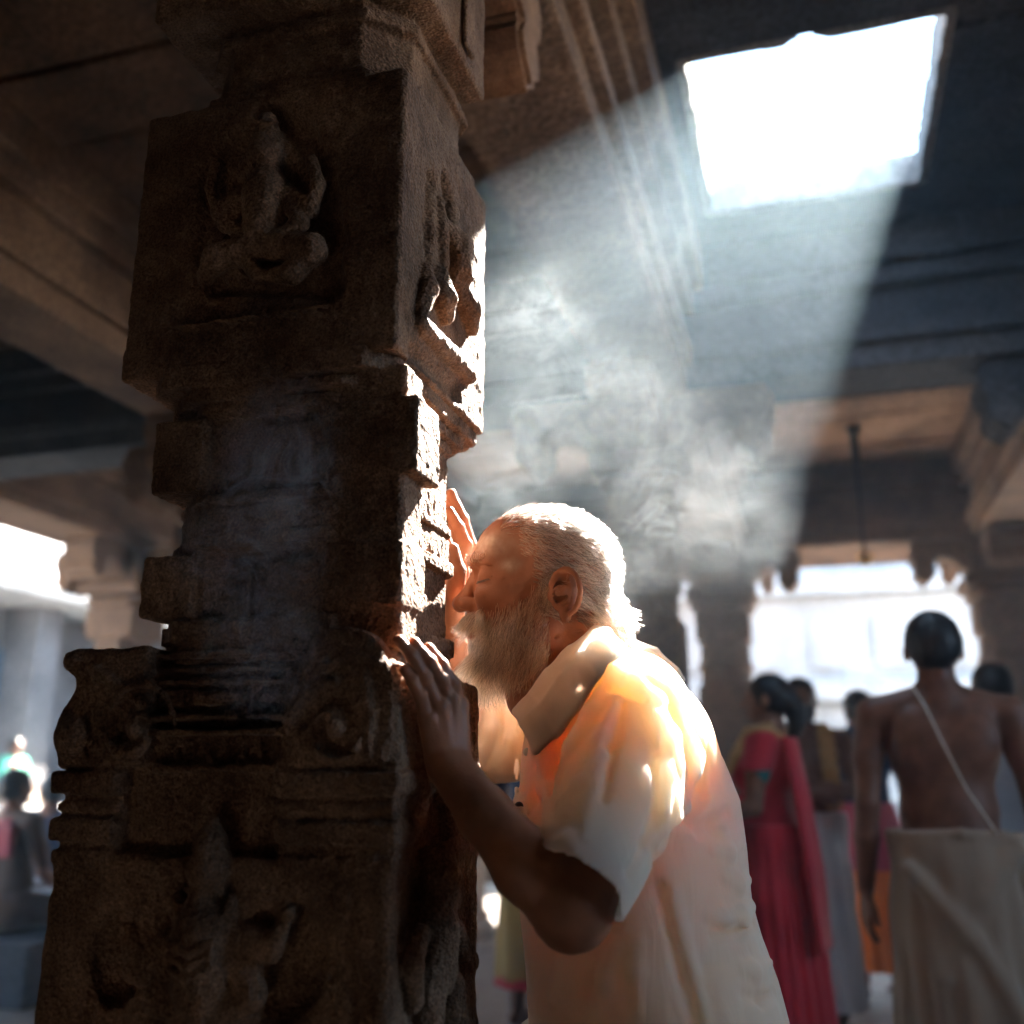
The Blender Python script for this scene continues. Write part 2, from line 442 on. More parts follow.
# beams on the column lines: stepped sides
def beam(axis, c, a0, a1, z0=2.77, w=0.17):
    st = [(w, z0, z0 + .10), (w + .035, z0 + .10, z0 + .17), (w - .01, z0 + .17, z0 + .34), (w + .05, z0 + .34, z0 + .42), (w + .10, z0 + .42, Hc + .04)]
    bx = []
    for ww, za, zb in st:
        bx.append((c - ww, a0, za, c + ww, a1, zb) if axis == 'y' else (a0, c - ww, za, a1, c + ww, zb))
    return bx
for n, c in enumerate(lines_x):
    o = link_mesh('ceiling_beam', boxes_mesh('ceiling_beam', beam('y', c, -2.65, 8.0), .01), M_STONE, None, False); tag(o, kind='structure')
for n, c in enumerate(rows_y):
    o = link_mesh('ceiling_cross_beam', boxes_mesh('ceiling_cross_beam', beam('x', c, -5.2, 3.7, 2.775), .01), M_SHADE if n == 2 else M_STONE, None, False); tag(o, kind='structure')
# walls behind and beside the photographer; unseen right opening added for side light
tag(link_mesh('wall_back', boxes_mesh('wall_back', [(-5.3, -2.95, -.1, 3.9, -2.65, 3.5)], .01), M_STONE, None, False), kind='structure')
tag(link_mesh('wall_right', boxes_mesh('wall_right', [(3.4, -2.7, -.1, 3.75, .3, 3.5), (3.4, 2.6, -.1, 3.75, 7.3, 3.5), (3.4, .3, -.1, 3.75, 2.6, 1.40), (3.4, .3, 2.77, 3.75, 2.6, 3.5)], .01), M_STONE, None, False), kind='structure')
tag(link_mesh('wall_left', boxes_mesh('wall_left', [(-5.1, -2.7, -.1, -4.8, 3.2, 3.5)], .01), M_STONE, None, False), kind='structure')

lab = {(-4.75, 6.2): 'pale brown column left of the big carved pillar, beside the bright opening',
       (-4.75, 3.7): 'column just outside the left edge, its dark bud bracket hangs over the left opening',
       (-2.7, 4.25): 'brown column mostly hidden behind the big carved pillar',
       (-.65, 4.25): 'hazy column directly behind the old man\'s head and the smoke',
       (1.3, 4.25): 'column outside the right edge with a dark bud bracket reaching into the picture',
       (-.6, 7.6): 'grey hazy column at the left side of the bright doorway',
       (1.3, 7.6): 'brown column at the right side of the bright doorway',
       (-2.7, 7.6): 'far column hidden behind the carved pillar on the doorway row',
       (3.2, 7.6): 'far column outside the frame right of the doorway'}
for (x, y), l in lab.items():
    w = 0.125 if (x, y) == (-.65, 4.25) else 0.17
    make_column(l, x, y, w, M_STONE=M_SHADE if (x, y) == (1.3, 4.25) else M_STONE)

# the world outside: tiered wall of the court beyond the doorway, gallery to the left, added tower that blocks sun from the court
bx = [(-9, 17.0, -.1, 14, 19, 1.0), (-9, 17.25, 1.0, 14, 19, 2.35), (-9, 17.0, 2.35, 14, 19, 2.65), (-9, 17.5, 2.65, 14, 19, 4.1), (-9, 17.2, 4.1, 14, 19, 4.4), (-9, 17.8, 4.4, 14, 19, 6.2)]
for k in range(20):
    bx += [(-8 + k, 17.42, 2.9, -7.5 + k, 17.6, 3.7)]
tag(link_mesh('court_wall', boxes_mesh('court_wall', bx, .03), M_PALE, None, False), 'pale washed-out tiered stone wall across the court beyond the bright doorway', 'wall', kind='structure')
X0 = -10.0
tag(link_mesh('ceiling_shade_roof', boxes_mesh('ceiling_shade_roof', [(-6.3, 8.16, 3.37, 6.0, 9.6, 3.55), (-6.3, 9.6, 3.42, 6.0, 11.0, 3.62), (-6.3, 10.95, 3.55, 6.0, 12.2, 3.75), (-6.3, 12.15, 3.65, 6.0, 12.4, 3.95), (-7.0, -2.7, 3.37, -4.7, 8.16, 3.55)], .015), M_SLAB, None, False), kind='structure')  # unseen roofs added to keep sun off the hall floor and left court
for x, l in ((-.87, 'added column under the shade roof, standing behind the hazy doorway column'), (1.88, 'added column under the shade roof, standing behind the right doorway column'), (-4.2, 'added column under the shade roof, hidden behind the carved pillar')):
    make_column(l, x, 10.8, .16, ('x',)).scale = (1, 1, 1.22)
g = empty('court_gallery', (X0, 11, 0)); tag(g, 'low sunlit gallery with a white eave across the court at the left', 'building')
def rel(b): return (b[0] - X0, b[1] - 11, b[2], b[3] - X0, b[4] - 11, b[5])
link_mesh('gallery_wall', boxes_mesh('gallery_wall', [rel(b) for b in [(-12, 4, -.1, -10.9, 20, 3.5)] + [(-10.9, 4 + k * 1.9, .8, -10.3, 4.45 + k * 1.9, 3.5) for k in range(9)]], .02), stone('gallery_stone', (0.13, 0.125, 0.13), (0.25, 0.24, 0.245), 1.2, .3, .9, 12, .02), g, False)
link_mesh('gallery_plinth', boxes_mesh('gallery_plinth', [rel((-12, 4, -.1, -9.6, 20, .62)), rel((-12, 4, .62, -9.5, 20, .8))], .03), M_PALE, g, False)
link_mesh('gallery_doorway', boxes_mesh('gallery_doorway', [rel((-10.95, 11.0, .8, -10.86, 12.4, 2.9))], .01), plain('blue_grey_dark', (0.05, 0.10, 0.15)), g, False)
ev = [(-.3, 3.5), (1.0, 3.5), (1.02, 3.62), (.75, 3.85), (.55, 4.1), (.5, 4.12), (.5, 4.35), (.1, 4.7), (-.3, 4.75)]
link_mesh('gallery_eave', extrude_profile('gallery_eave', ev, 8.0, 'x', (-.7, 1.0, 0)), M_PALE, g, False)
t = empty('shade_tower', (-5.7, 13.6, 0)); tag(t, 'tall tower added to shade the court, mostly hidden behind the carved pillar', 'tower')
link_mesh('shade_tower_tiers', boxes_mesh('shade_tower_tiers', [(-3.2 + k * .08, -1.0 + k * .08, k * 1.1 - .1, 3.2 - k * .08, 1.0 - k * .08, k * 1.1 + 1.0) for k in range(7)], .05), M_STONE, t, False)

# ---------------------------------------------------------------- the big carved pillar
PL = empty('carved_pillar', (-0.58, 1.12, 0))
tag(PL, 'big dark carved granite pillar with deity reliefs that the old man leans on', 'pillar')
PO = Vector((-0.58, 1.12, 0))
def pillar_part(name, fld, label=None):
    v, q = fld.arrays(); v = v - np.array(PO)
    o = link_mesh(name, mesh_from(name, [(v, q)]), M_PILLAR, PL)
    if label: o['label'] = label
    return o
HP = 0.0024
def weather(f, a=1.0):
    f.noise(0.0017 * a, 22, 11); f.noise(0.0010 * a, 75, 12); f.noise(0.0010 * a, (170, 170, 110), 13)
def octf(cx, cy, wx, wy, c):
    def fn(X, Y, Z):
        ax, ay = np.abs(X - cx), np.abs(Y - cy)
        return np.maximum(np.maximum(ax - wx, ay - wy), (ax + ay - (wx + wy - c)) * 0.7071) + 0 * Z
    return fn
def slab_between(fn, z0, z1, r=0.0):
    zc, zh = (z0 + z1) / 2, (z1 - z0) / 2
    return lambda X, Y, Z: np.maximum(fn(X, Y, Z), np.abs(Z - zc) - zh)

# --- square block with the seated deity (z 1.61 .. 1.975)
bx0, bx1, by0, by1 = -0.770, -0.412, 0.950, 1.262
f = Field((bx0 - .03, by0 - .03, 1.595), (bx1 + .03, by1 + .03, 1.99), HP)
f.box((bx0, by0, 1.610), (bx1, by1, 1.973), .006)
YF = by0
def A(px, py, dy=0.0): p = P(px, py, YF); p[1] += dy; return p
# sunk niche outline around the figure, then the figure itself
f.chain([A(205, 250), A(212, 175), A(240, 140), A(268, 112), (A(300, 130)), A(322, 170), A(330, 240)], .016, .01, 'sub')
f.chain([A(205, 250), A(215, 285), A(330, 285), A(332, 240)], .014, .01, 'sub')
f.ell(A(268, 215, .004), (.070, .012, .075), .01, 'sub')
f.chain([A(268, 122, 0), A(268, 160, -.004)], [.012, .024], .006)                    # tall crown
for k in range(4): f.chain([A(250, 130 + k * 9, -.016), A(286, 130 + k * 9, -.016)], .0022, .002)
f.ell(A(268, 174, -.004), (.021, .017, .024), .004)                                    # head
f.chain([A(268, 195, 0), A(266, 235, -.004)], [.030, .024], .01)                       # trunk
f.chain([A(240, 198), A(222, 215, -.005), A(212, 190, -.004), A(218, 165, -.002)], [.012, .010, .008, .009], .004)
f.chain([A(292, 196), A(312, 212, -.005), A(320, 186, -.004), A(312, 162, -.002)], [.012, .010, .008, .009], .004)
f.chain([A(242, 200), A(230, 228, -.008), A(250, 242, -.012)], [.012, .010, .008], .004)
f.chain([A(290, 200), A(304, 226, -.008), A(288, 240, -.012)], [.012, .010, .008], .004)
f.chain([A(262, 246, -.004), A(222, 262, -.010), A(208, 278, -.004)], [.020, .016, .010], .006)
f.chain([A(276, 246, -.004), A(316, 254, -.010), A(296, 276, -.008), A(262, 280, -.006)], [.020, .017, .013, .008], .006)
f.chain([A(240, 250), A(262, 278, -.01)], [.012, .010], .004)
for k in range(5): f.chain([A(246 + 8 * k, 236, -.018), A(248 + 8 * k, 248, -.018)], .0016, .002)
f.box(A(178, 300) + np.array((-.0, -.014, -.004)), A(338, 286) + np.array((0, .01, .004)), .003, .003)
f.box(A(172, 330) + np.array((-.0, -.016, -.004)), A(345, 312) + np.array((0, .01, .004)), .003, .003)
f.chain([A(178, 306, -.004), A(340, 296, -.004)], .006, .004, 'sub')
# right face: standing figures and the sloping pedestal
XF = bx1
def B(px, py, dx=0.0): p = PX(px, py, XF); p[0] += dx; return p
f.chain([B(432, 180), B(428, 230), B(428, 262)], [.012, .014, .008], .006, 'sub')
f.chain([B(446, 182), B(450, 215), B(456, 232)], [.016, .022, .010], .006, 'sub')
f.chain([B(440, 200, .0), B(439, 240, .004), B(441, 268, .004)], [.006, .009, .006], .003)
f.chain([B(442, 225, 0), B(450, 250, .012), B(452, 272, .014)], [.012, .020, .020], .005)
f.ell(B(447, 214, .006), (.010, .014, .016), .003)
f.chain([B(460, 238, 0), B(468, 262, .006), B(462, 285, .004)], [.008, .009, .007], .004)
f.chain([B(424, 270, 0), B(422, 290, .008), B(418, 312, .006)], [.010, .013, .010], .005)
f.chain([B(436, 276, .004), B(436, 300, .012), B(440, 318, .008)], [.012, .014, .010], .005)
f.chain([B(452, 284, .004), B(462, 310, .012), B(468, 330, .006)], [.014, .015, .010], .005)
c0, c1, c2, c3 = B(412, 322), B(468, 378), B(466, 398), B(409, 345)
f.chain([B(418, 326, .004), B(466, 376, .004)], .013, .006)
f.chain([B(414, 352, .0), B(458, 394, .0)], .010, .010, 'sub')
weather(f); pillar_part('deity_block', f)

# --- shaft: octagon with square corner pads and bands (z 1.285 .. 1.615)
cx, cy, wx, wy = -0.579, 1.112, 0.137, 0.142
f = Field((-.80, .925, 1.27), (-.365, 1.30, 1.618), HP)
f.fn(slab_between(octf(cx, cy, wx, wy, .055), 1.27, 1.62))
for z0, z1, gr, ch in ((1.592, 1.62, .022, .03), (1.576, 1.590, .014, .05), (1.561, 1.573, .006, .06), (1.452, 1.462, .006, .062), (1.418, 1.446, .004, .062), (1.400, 1.416, .010, .062), (1.298, 1.318, .008, .05), (1.27, 1.296, .004, .05)):
    f.fn(slab_between(octf(cx, cy, wx + gr, wy + gr, ch), z0, z1), k=.003)
for sx in (-1, 1):
    for sy in (-1, 1):
        for z0, z1, o in ((1.470, 1.558, .009), (1.325, 1.396, .008)):
            if sx > 0 and sy > 0: continue
            xa, xb = (cx - wx - o, cx - wx + .058) if sx < 0 else (cx + wx - .055, cx + wx + (.050 if z0 > 1.4 else .036))
            ya, yb = (cy - wy - o * .6, cy - wy + .066) if sy < 0 else (cy + wy - .066, cy + wy + o * .6)
            f.box((xa, ya, z0), (xb, yb, z1), .003, .002)
f.box((cx + wx - .06, cy - wy - .001, 1.28), (-.408, cy - wy + .055, 1.60), .006, .004)
for z0, z1 in ((1.466, 1.556), (1.322, 1.396)):
    f.box((cx - wx + .064, cy - wy - .02, z0), (cx + wx - .068, cy - wy + .009, z1), .003, .003, 'sub')
# small raised squares on the front
for px0, px1, py0, py1 in ((262, 330, 420, 486), (222, 252, 562, 622), (262, 326, 556, 622), (336, 372, 560, 626)):
    a, b = P(px0, py1, cy - wy), P(px1, py0, cy - wy)
    f.box((a[0], cy - wy - .002, a[2]), (b[0], cy - wy + .012, b[2]), .002, .002)
weather(f); pillar_part('octagonal_shaft', f)

# --- upper neck and upper block
f = Field((-.82, .90, 1.962), (-.355, 1.33, 2.78), 0.003)
f.fn(slab_between(octf(-.575, 1.115, .140, .140, .05), 1.965, 2.78))
for z0, z1, gr in ((1.972, 1.988, .018), (1.993, 2.004, .008), (2.07, 2.085, .01)):
    f.fn(slab_between(octf(-.575, 1.115, .14 + gr, .14 + gr, .05), z0, z1), k=.002)
f.box((-.765, .935, 2.105), (-.398, 1.21, 2.42), .006)
f.box((-.395, .98, 2.12), (-.389, 1.02, 2.40), .003, .003)
f.box((-.395, 1.10, 2.12), (-.389, 1.14, 2.40), .003, .003)
f.box((-.79, .91, 2.5), (-.37, 1.32, 2.56), .01); f.box((-.76, .94, 2.6), (-.40, 1.29, 2.78), .006)
weather(f, .8); pillar_part('upper_block', f)
o = link_mesh('corbel_bracket', extrude_profile('corbel_bracket', corbel_profile(.62, .3), .13, 'y', (0, 0, 2.77)), M_PILLAR, PL, False)
o = link_mesh('corbel_bracket', extrude_profile('corbel_bracket', corbel_profile(.40, .3), .12, 'x', (0, 0, 2.765)), M_PILLAR, PL, False)

# --- base with corner scrolls (z 0.80 .. 1.29)
f = Field((-.84, .895, .79), (-.345, 1.34, 1.335), HP)
BX0, BX1, BY0, BY1 = -.795, -.399, .950, 1.215
f.box((BX0 + .03, BY0 + .022, .70), (BX1 - .02, BY1 - .02, 1.275), .004)               # core
f.box((BX0, BY0, .60), (BX1, BY1, 1.075), .010)                                       # lower body
YF = BY0
# corner pilasters with mouldings and volutes
for (xa, xb) in ((BX0, BX0 + .078), (BX1 - .135, BX1)):
    for ya, yb, fr in ((BY0, BY0 + .10, 1), (BY1 - .10, BY1, 0)):
        L = xa == BX0
        f.box((xa + .005, ya + .004, 1.05), (xb, yb - .004, 1.265 if not (L and 0) else 1.2), .006)
        for z0, z1, g_ in ((1.062, 1.078, .001), (1.086, 1.110, .004), (1.116, 1.128, 0), (1.134, 1.158, .006), (1.162, 1.170, .001)):
            f.box((xa - (g_ if L else -.004), ya - (g_ if fr else 0), z0), (xb + (0 if L else g_), yb + (0 if fr else g_), z1), .005, .003)
# right front scroll: rounded shoulder, facing front and right
def A2(px, py, dy=0.0): p = P(px, py, BY0); p[1] += dy; return p
sc = A2(352, 715)
def scroll_body(x0, x1, zc, ztop, y0, y1, top_r):
    f.box((x0, y0, 1.165), (x1, y1, ztop - top_r * .6), .012, .008)
    c = ((x0 + x1) / 2, (y0 + y1) / 2, ztop - top_r)
    M_ = np.eye(3)
    def fn(X, Y, Z):
        dx = np.abs(X - c[0]) / ((x1 - x0) / 2); dz = (Z - c[2]) / top_r
        r_ = (np.maximum(dx, 0) ** 2.6 + np.maximum(dz, 0) ** 2.2) ** (1 / 2.4) - 1
        return np.maximum(r_ * top_r * .8, np.abs(Y - c[1]) - (y1 - y0) / 2)
    f.put(fn, (x0, y0, c[2] - .02), (x1, y1, ztop), .006)
scroll_body(-.515, -.405, 1.2, 1.300, BY0 - .008, BY0 + .092, .075)
f.box((BX0 - .002, BY0 - .004, 1.165), (BX0 + .105, BY0 + .09, 1.290), .008, .006)
f.chain([(BX0 - .012, BY0 - .05, 1.247), (BX0 - .012, BY0 + .12, 1.247)], .022, .012, 'sub')
f.chain([(BX0 + .004, BY0, 1.277), (BX0 + .004, BY0 + .08, 1.277)], .012, .006)
f.chain([(BX0 + .022, BY0 + .002, 1.195), (BX0 + .022, BY0 + .08, 1.195)], .024, .012)
f.chain([(BX0 + .06, BY0 - .022, 1.272), (BX0 + .115, BY0 - .022, 1.26)], .014, .01, 'sub')
scroll_body(-.505, -.412, 1.2, 1.275, BY1 - .095, BY1 + .004, .06)
scroll_body(BX0 + .004, BX0 + .10, 1.2, 1.27, BY1 - .09, BY1, .03)
def spiral(cx_, cz_, r0, r1, turns, a0, sgn, y, n=34):
    out = []
    for i in range(n):
        t = i / (n - 1); a = a0 + sgn * t * turns * 2 * math.pi; r = r0 + (r1 - r0) * t ** .8
        out.append((cx_ + r * math.cos(a), y, cz_ + r * 1.15 * math.sin(a)))
    return out
yv = BY0 - .008
cR = A2(338, 728); cL = A2(140, 728)
for c_, sg, a0 in ((cR, -1, math.pi * .95), (cL, 1, .05)):
    f.chain(spiral(c_[0], c_[2], .047, .012, 1.15, a0, sg, yv - .002), .0062, .004)
    f.chain(spiral(c_[0], c_[2], .036, .010, 1.0, a0, sg, yv - .002), .0085, .004, 'sub')
    f.ell((c_[0], yv, c_[2]), (.010, .010, .012), .004)
# plume grooves beside the volutes
for k in range(5):
    f.chain([A2(372 + 6 * k, 660 + 5 * k, -.008), A2(382 + 5 * k, 715, -.008), A2(376 + 5 * k, 765, -.008)], .0050, .003, 'sub')
    f.chain([A2(94 + 6 * k, 700 - 6 * k, -.006), A2(86 + 7 * k, 740, -.006), A2(98 + 7 * k, 765, -.006)], .0050, .003, 'sub')
f.chain([A2(312, 700, -.008), A2(322, 672, -.008), A2(352, 655, -.008), A2(384, 664, -.008)], .004, .003)
f.ell(A2(352, 690, -.008), (.012, .010, .020), .003, 'sub')
f.chain([A2(96, 668, -.005), A2(128, 690, -.005), A2(148, 706, -.005)], .005, .004)
# vertical ribs on the right side of both right scrolls
for y_ in np.arange(BY0 + .012, BY0 + .088, .016):
    f.chain([(-.404, y_, 1.255), (-.402, y_, 1.17)], .0042, .003)
for y_ in np.arange(BY1 - .086, BY1 - .005, .018):
    f.chain([(-.410, y_, 1.235), (-.405, y_ - .006, 1.2), (-.408, y_, 1.165)], .007, .003)
# frieze between the scrolls
yc = BY0 + .020
def A3(px, py, dy=0.0): p = P(px, py, yc); p[1] += dy; return p
for py0, py1, g_ in ((652, 660, .011), (668, 673, .008), (680, 686, .010), (716, 722, .018), (731, 737, .016), (768, 772, .012)):
    a, b = A3(158, py1), A3(322, py0)
    f.box((a[0], yc - g_, min(a[2], b[2])), (b[0], yc + .01, max(a[2], b[2]) + .004), .002, .002)
for px0, px1 in ((162, 186), (196, 250), (258, 300)):
    a, b = A3(px0, 706), A3(px1, 690)
    f.box((a[0], yc - .007, a[2]), (b[0], yc + .01, b[2]), .002, .002)
for k in range(6):
    c_ = A3(186 + 17 * k, 744)
    pts = [(c_[0] + .011 * math.cos(a), yc - .003, c_[2] - .022 * abs(math.sin(a))) for a in np.linspace(0, math.pi, 7)]
    f.chain(pts, .0024, .002)
for k in range(4): f.chain([A3(205 + 10 * k, 694, -.008), A3(209 + 10 * k, 703, -.008)], .002, .002)
# tall crowned deity sunk in the front
f.chain([A2(212, 815), A2(206, 870), A2(205, 905)], [.006, .022, .030], .012, 'sub')
f.chain([A2(170, 930), A2(165, 1000)], [.02, .022], .012, 'sub'); f.chain([A2(262, 930), A2(275, 1000)], [.018, .022], .012, 'sub')
f.chain([A2(212, 822, .004), A2(211, 845, .003), A2(210, 868, .002)], [.007, .017, .025], .004)
for k in range(4): f.chain([A2(202 - k, 836 + 9 * k, -.008), A2(220 + k, 836 + 9 * k, -.008)], .002, .002)
f.ell(A2(207, 893, .004), (.020, .016, .026), .004)
f.ell(A2(206, 896, -.012), (.004, .005, .008), .003)
for s_ in (-1, 1): f.ell(A2(206 + 9 * s_, 888, -.011), (.006, .004, .0025), .002); f.ell(A2(206 + 27 * s_, 905, -.004), (.007, .008, .013), .003)
f.chain([A2(206, 935, .008), A2(206, 985, .004), A2(206, 1024, .006)], [.036, .032, .026], .012)
f.chain([A2(170, 945, .004), A2(140, 970, -.002), A2(128, 930, 0)], [.016, .012, .010], .005)
f.chain([A2(244, 940, .004), A2(278, 948, -.002), A2(292, 915, 0)], [.016, .012, .010], .005)
f.chain([A2(176, 950, .002), A2(160, 1000, -.004), A2(190, 1020, -.006)], [.014, .012, .010], .005)
f.chain([A2(240, 950, .002), A2(256, 995, -.004), A2(226, 1016, -.006)], [.014, .012, .010], .005)
for k in range(3): f.chain([A2(186, 940 + 12 * k, -.028), A2(206, 950 + 12 * k, -.030), A2(228, 938 + 12 * k, -.028)], .0026, .002)
for s_ in (-1, 1): f.ell(A2(206 + 92 * s_, 960, .012), (.030, .022, .045), .014, 'sub')
f.chain([A2(330, 842), A2(333, 1040)], .003, .003, 'sub'); f.chain([A2(352, 842), A2(356, 1040)], .004, .003, 'sub')
f.chain([A2(100, 842), A2(88, 1040)], .003, .003, 'sub')
# right side: worn figure
XF = BX1
f.ell(B(432, 930), (.022, .075, .11), .02, 'sub')
f.chain([B(440, 862, -.002), B(436, 880, .004), B(434, 905, .0)], [.018, .020, .016], .008)
f.chain([B(434, 925, -.004), B(436, 975, -.004)], [.030, .026], .012)
f.chain([B(420, 935, .0), B(408, 965, .004), B(412, 1000, .002)], [.013, .013, .011], .006)
f.chain([B(452, 930, 0), B(464, 960, .004), B(458, 995, .0)], [.015, .013, .012], .006)
f.chain([B(428, 985, 0), B(424, 1030, .004)], [.018, .016], .008); f.chain([B(448, 985, 0), B(450, 1030, .004)], [.018, .016], .008)
f.ell(B(438, 855, .008), (.008, .013, .014), .004); f.ell(B(442, 900, .012), (.006, .02, .012), .004)
f.shift(lambda X, Y, Z: np.clip((.93 - Z) / .2, 0, 1) * -.010)
weather(f, 1.15)
f.noise(0.0025, 14, 31)
pillar_part('scrolled_base', f)
f = Field((-.86, .88, -.01), (-.33, 1.31, .80), 0.008)
f.box((-.815, .93, -.05), (-.378, 1.252, .9), .01); f.box((-.85, .895, -.05), (-.345, 1.288, .16), .015); f.box((-.835, .91, .1), (-.36, 1.272, .24), .012)
f.noise(.003, 20, 5)
pillar_part('foot_block', f)

# ---------------------------------------------------------------- the old man
def skin(name, c, rough=0.5, sss=0.10, ash=False):
    m, nt, out = new_mat(name)
    tc = N(nt, 'ShaderNodeTexCoord')
    n1 = N(nt, 'ShaderNodeTexNoise'); n1.inputs['Scale'].default_value = 22; n1.inputs['Detail'].default_value = 6
    nt.links.new(tc.outputs['Object'], n1.inputs['Vector'])
    cr = N(nt, 'ShaderNodeValToRGB'); cr.color_ramp.elements[0].position = .3; cr.color_ramp.elements[1].position = .7
    cr.color_ramp.elements[0].color = (*[x * .72 for x in c], 1); cr.color_ramp.elements[1].color = (*[min(1, x * 1.2) for x in c], 1)
    nt.links.new(n1.outputs[0], cr.inputs[0])
    b = N(nt, 'ShaderNodeBsdfPrincipled'); b.inputs['Roughness'].default_value = rough; b.inputs['Specular IOR Level'].default_value = .4
    b.inputs['Subsurface Weight'].default_value = sss; b.inputs['Subsurface Radius'].default_value = (.012, .004, .002); b.inputs['Subsurface Scale'].default_value = .7
    if ash:
        at = N(nt, 'ShaderNodeAttribute'); at.attribute_name = 'ash'
        mx = N(nt, 'ShaderNodeMix', data_type='RGBA')
        n2 = N(nt, 'ShaderNodeTexNoise'); n2.inputs['Scale'].default_value = 90; n2.inputs['Detail'].default_value = 4
        nt.links.new(tc.outputs['Object'], n2.inputs['Vector'])
        mu = N(nt, 'ShaderNodeMath', operation='MULTIPLY'); nt.links.new(at.outputs['Fac'], mu.inputs[0]); nt.links.new(n2.outputs[0], mu.inputs[1])
        m3 = N(nt, 'ShaderNodeMath', operation='MULTIPLY'); m3.use_clamp = True; nt.links.new(mu.outputs[0], m3.inputs[0]); m3.inputs[1].default_value = 1.3
        nt.links.new(m3.outputs[0], mx.inputs['Factor']); nt.links.new(cr.outputs[0], mx.inputs['A']); mx.inputs['B'].default_value = (.62, .52, .44, 1)
        nt.links.new(mx.outputs['Result'], b.inputs['Base Color'])
    else: nt.links.new(cr.outputs[0], b.inputs['Base Color'])
    n4 = N(nt, 'ShaderNodeTexVoronoi'); n4.inputs['Scale'].default_value = 420
    nt.links.new(tc.outputs['Object'], n4.inputs['Vector'])
    bp = N(nt, 'ShaderNodeBump'); bp.inputs['Strength'].default_value = .25; bp.inputs['Distance'].default_value = .0008
    nt.links.new(n4.outputs['Distance'], bp.inputs['Height']); nt.links.new(bp.outputs[0], b.inputs['Normal'])
    nt.links.new(b.outputs[0], out.inputs[0])
    return m
M_SKIN = skin('weathered_brown_skin', (.31, .125, .065), ash=True)

HY = 1.275
HO = P(560, 600, HY)                                   # middle of the head at the ear
HF = np.array([-.973, -.23, 0.0]); HL = np.array([.23, -.973, 0.0]); HU = np.array([0, 0, 1.0])
MH = np.stack([HF, HL, HU])
def H(x, y, z): return HO + HF * x + HL * y + HU * z   # forward, his left (towards us), up
def he(f, x, y, z, r, k=.008, op='add', tilt=None):
    M_ = MH
    if tilt is not None:                               # rotate in the forward/up plane
        c, s = math.cos(tilt), math.sin(tilt); M_ = np.stack([HF * c + HU * s, HL, -HF * s + HU * c])
    f.ell(H(x, y, z), r, k, op, M_)
def hc(f, pts, rs, k=.004, op='add'): f.chain([H(*p) for p in pts], rs, k, op)

def heE(f, x, y, z, *a): he(f, x - .001, y, z - .006, *a)
def hcE(f, pts, *a): hc(f, [(p[0] - .001, p[1], p[2] * .92 - .006) for p in pts], *a)
f = Field(HO + np.array((-.175, -.13, -.20)), HO + np.array((.125, .13, .145)), 0.0015)
he(f, .014, 0, .043, (.088, .071, .080), 0)
he(f, .050, 0, .056, (.060, .062, .056), .03)
he(f, .056, 0, -.018, (.055, .055, .062), .03)
he(f, .046, 0, -.064, (.050, .046, .034), .03)
he(f, .096, 0, -.084, (.019, .022, .017), .02)
for s in (-1, 1):
    hc(f, [(.108, s * .010, .043), (.106, s * .028, .048), (.088, s * .046, .043)], [.0085, .0095, .008], .008)     # brow
    he(f, .086, s * .034, .001, (.022, .020, .017), .016)                                                           # cheekbone
    he(f, .018, s * .052, -.050, (.018, .012, .026), .02)                                                            # jaw angle
    he(f, .060, s * .068, .046, (.022, .012, .028), .02, 'sub')                                                      # temple
    he(f, .117, s * .034, .027, (.015, .018, .0115), .008, 'sub')                                                    # socket
hc(f, [(.108, 0, .036), (.114, 0, .022), (.127, 0, -.001)], [.0085, .0085, .0112], .006)                             # nose bridge
he(f, .1300, 0, -.0045, (.0118, .0118, .0108), .006)
he(f, .108, 0, -.024, (.012, .022, .012), .008)                                                                      # upper lip
